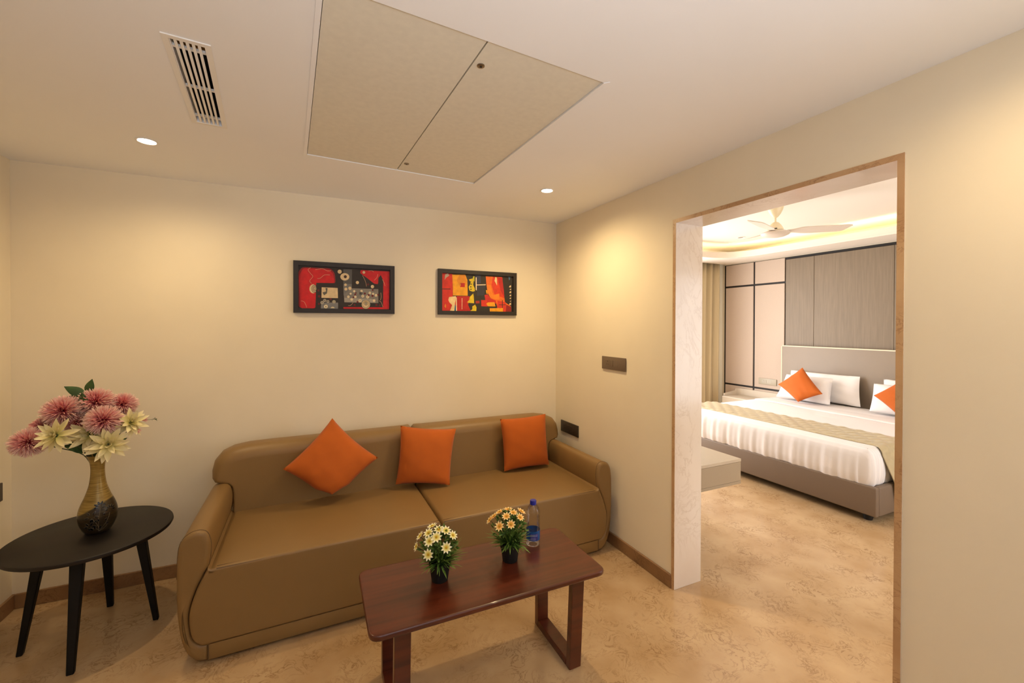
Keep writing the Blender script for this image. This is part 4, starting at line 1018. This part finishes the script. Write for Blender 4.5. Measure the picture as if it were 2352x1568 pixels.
# wall-hung console and wall panel on the bedroom side of the dividing wall
wp = build('wall_panel', box(B(), (0, 0, 0), (.064, 2.6, 2.36), .002, 1), M['taupe']); wp.location = (T+.002, -1.297, .082)
tag(wp, 'grey brown wall panel edge just inside the bedroom doorway', 'panel')
cs = thing('wall_console', 'wall-hung sand coloured console shelf in the bedroom beyond the doorway', 'console', (.53, -1.17, .433))
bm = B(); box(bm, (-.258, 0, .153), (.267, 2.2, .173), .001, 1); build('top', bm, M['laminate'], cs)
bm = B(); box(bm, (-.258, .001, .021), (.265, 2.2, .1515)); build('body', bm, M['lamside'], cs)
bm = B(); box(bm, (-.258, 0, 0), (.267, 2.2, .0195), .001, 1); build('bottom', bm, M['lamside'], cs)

# curtain
cu = thing('curtain', 'beige curtain gathered at the side of the bedroom window', 'curtain', (3.6, 1.62, 0))
bm = B(); NC = 90; rows = []
for z in (.02, .3, .8, 1.3, 1.8, 2.3, 2.62):
    row = []
    for i in range(NC+1):
        t = i/NC; x = -.45+.80*t; y = .045*math.sin(t*38+.4*math.sin(z))*(.7+.3*math.sin(9*t))+.012*math.sin(t*90)
        row.append(bm.verts.new((x+.01*math.sin(z*1.5+t*5), y, z)))
    rows.append(row)
for a, b in zip(rows, rows[1:]):
    for i in range(NC): bm.faces.new((a[i], a[i+1], b[i+1], b[i]))
o = build('cloth', bm, M['curtain'], cu, 80); sd = o.modifiers.new('thick', 'SOLIDIFY'); sd.thickness = .004
bm = B(); tube(bm, [(-2.9, 0, 2.64), (.42, 0, 2.64)], .012, 10); build('rail', bm, M['white'], cu)

# ceiling fan
FX, FY = 2.05, -.57
fan = thing('ceiling_fan', 'ivory three-blade ceiling fan under the lit bedroom tray ceiling', 'fan', (FX, FY, 0))
cone = [(.070, HB), (.0715, 2.672), (.069, 2.65), (.060, 2.615), (.042, 2.578), (.022, 2.553), (.014, 2.545)]
bm = B(); lathe(bm, cone, 36); cn = build('canopy', bm, M['fan'], fan)
bm = B(); lathe(bm, [(.0085, 2.56), (.0085, 2.49)], 16); build('rod', bm, M['fan'], fan)
bm = B(); lathe(bm, [(.012, 2.505), (.026, 2.499), (.045, 2.478), (.060, 2.452), (.068, 2.432), (.066, 2.424), (.05, 2.42)], 36); mo = build('motor_cover', bm, M['fan'], fan)
bm = B(); lathe(bm, [(.05, 2.421), (.088, 2.416), (.116, 2.404), (.121, 2.396), (.112, 2.384), (.085, 2.370), (.045, 2.361), (.01, 2.358)], 48); build('motor', bm, M['fanb'], fan)
bladeob = None
for ang in (R(-42), R(78), R(198)):
    if bladeob is None:
        bm = B(); pr = fillet([(.09, -.026), (.15, -.034), (.22, -.062), (.565, -.060), (.60, -.045), (.545, .060), (.24, .062), (.15, .034), (.09, .026)], [0, .03, .05, .02, .012, .03, .05, .03, 0], 4)
        puff(bm, [tuple(v) for v in pr], .0015, 2.420, 2.412, lambda a, b, d: Vector((a, b, d-.27*b*min(1, a/.2))), 1); bladeob = build('blade', bm, M['fanb'], fan, 30); o = bladeob
    else: o = cp(bladeob, fan)
    o.rotation_euler = (0, 0, ang)
def lettering(txt, size, r_at, zc, ang, parent, m):
    cu_ = bpy.data.curves.new('lettering', 'FONT'); cu_.body = txt; cu_.size = size; cu_.align_x = 'CENTER'; cu_.extrude = .0004
    tmp = bpy.data.objects.new('lettering', cu_); COL.objects.link(tmp)
    me = bpy.data.meshes.new_from_object(tmp.evaluated_get(bpy.context.evaluated_depsgraph_get()))
    bpy.data.objects.remove(tmp, do_unlink=True)
    for v in me.vertices:
        a = ang+v.co.x/r_at; z = zc+v.co.y; rr = r_at+v.co.z+.0006
        v.co = (rr*math.cos(a), rr*math.sin(a), z)
    return link('lettering', me, m, parent)
fa = math.atan2(-3.174-FY, -1.877-FX)
lettering('Crompton', .022, .0712, 2.636, fa, cn, M['print'])
bm = B(); patch(bm, .0685, fa-.28, fa+.22, 2.428, 2.437, 8); build('badge', bm, M['print'], mo)

# small spotlight in the tray
t = thing('ceiling_spotlight', 'tiny recessed spotlight in the bedroom ceiling near the fan', 'light', (3.2, .66, HB))
bm = B(); lathe(bm, [(.03, 0), (.055, -.001), (.057, -.004), (.045, -.006), (.032, -.002)], 28, cap=False); build('ring', bm, M['white'], t)
bm = B(); lathe(bm, [(.032, -.001), (.03, .004), (.005, .006)], 24); build('lens', bm, M['plate'], t)
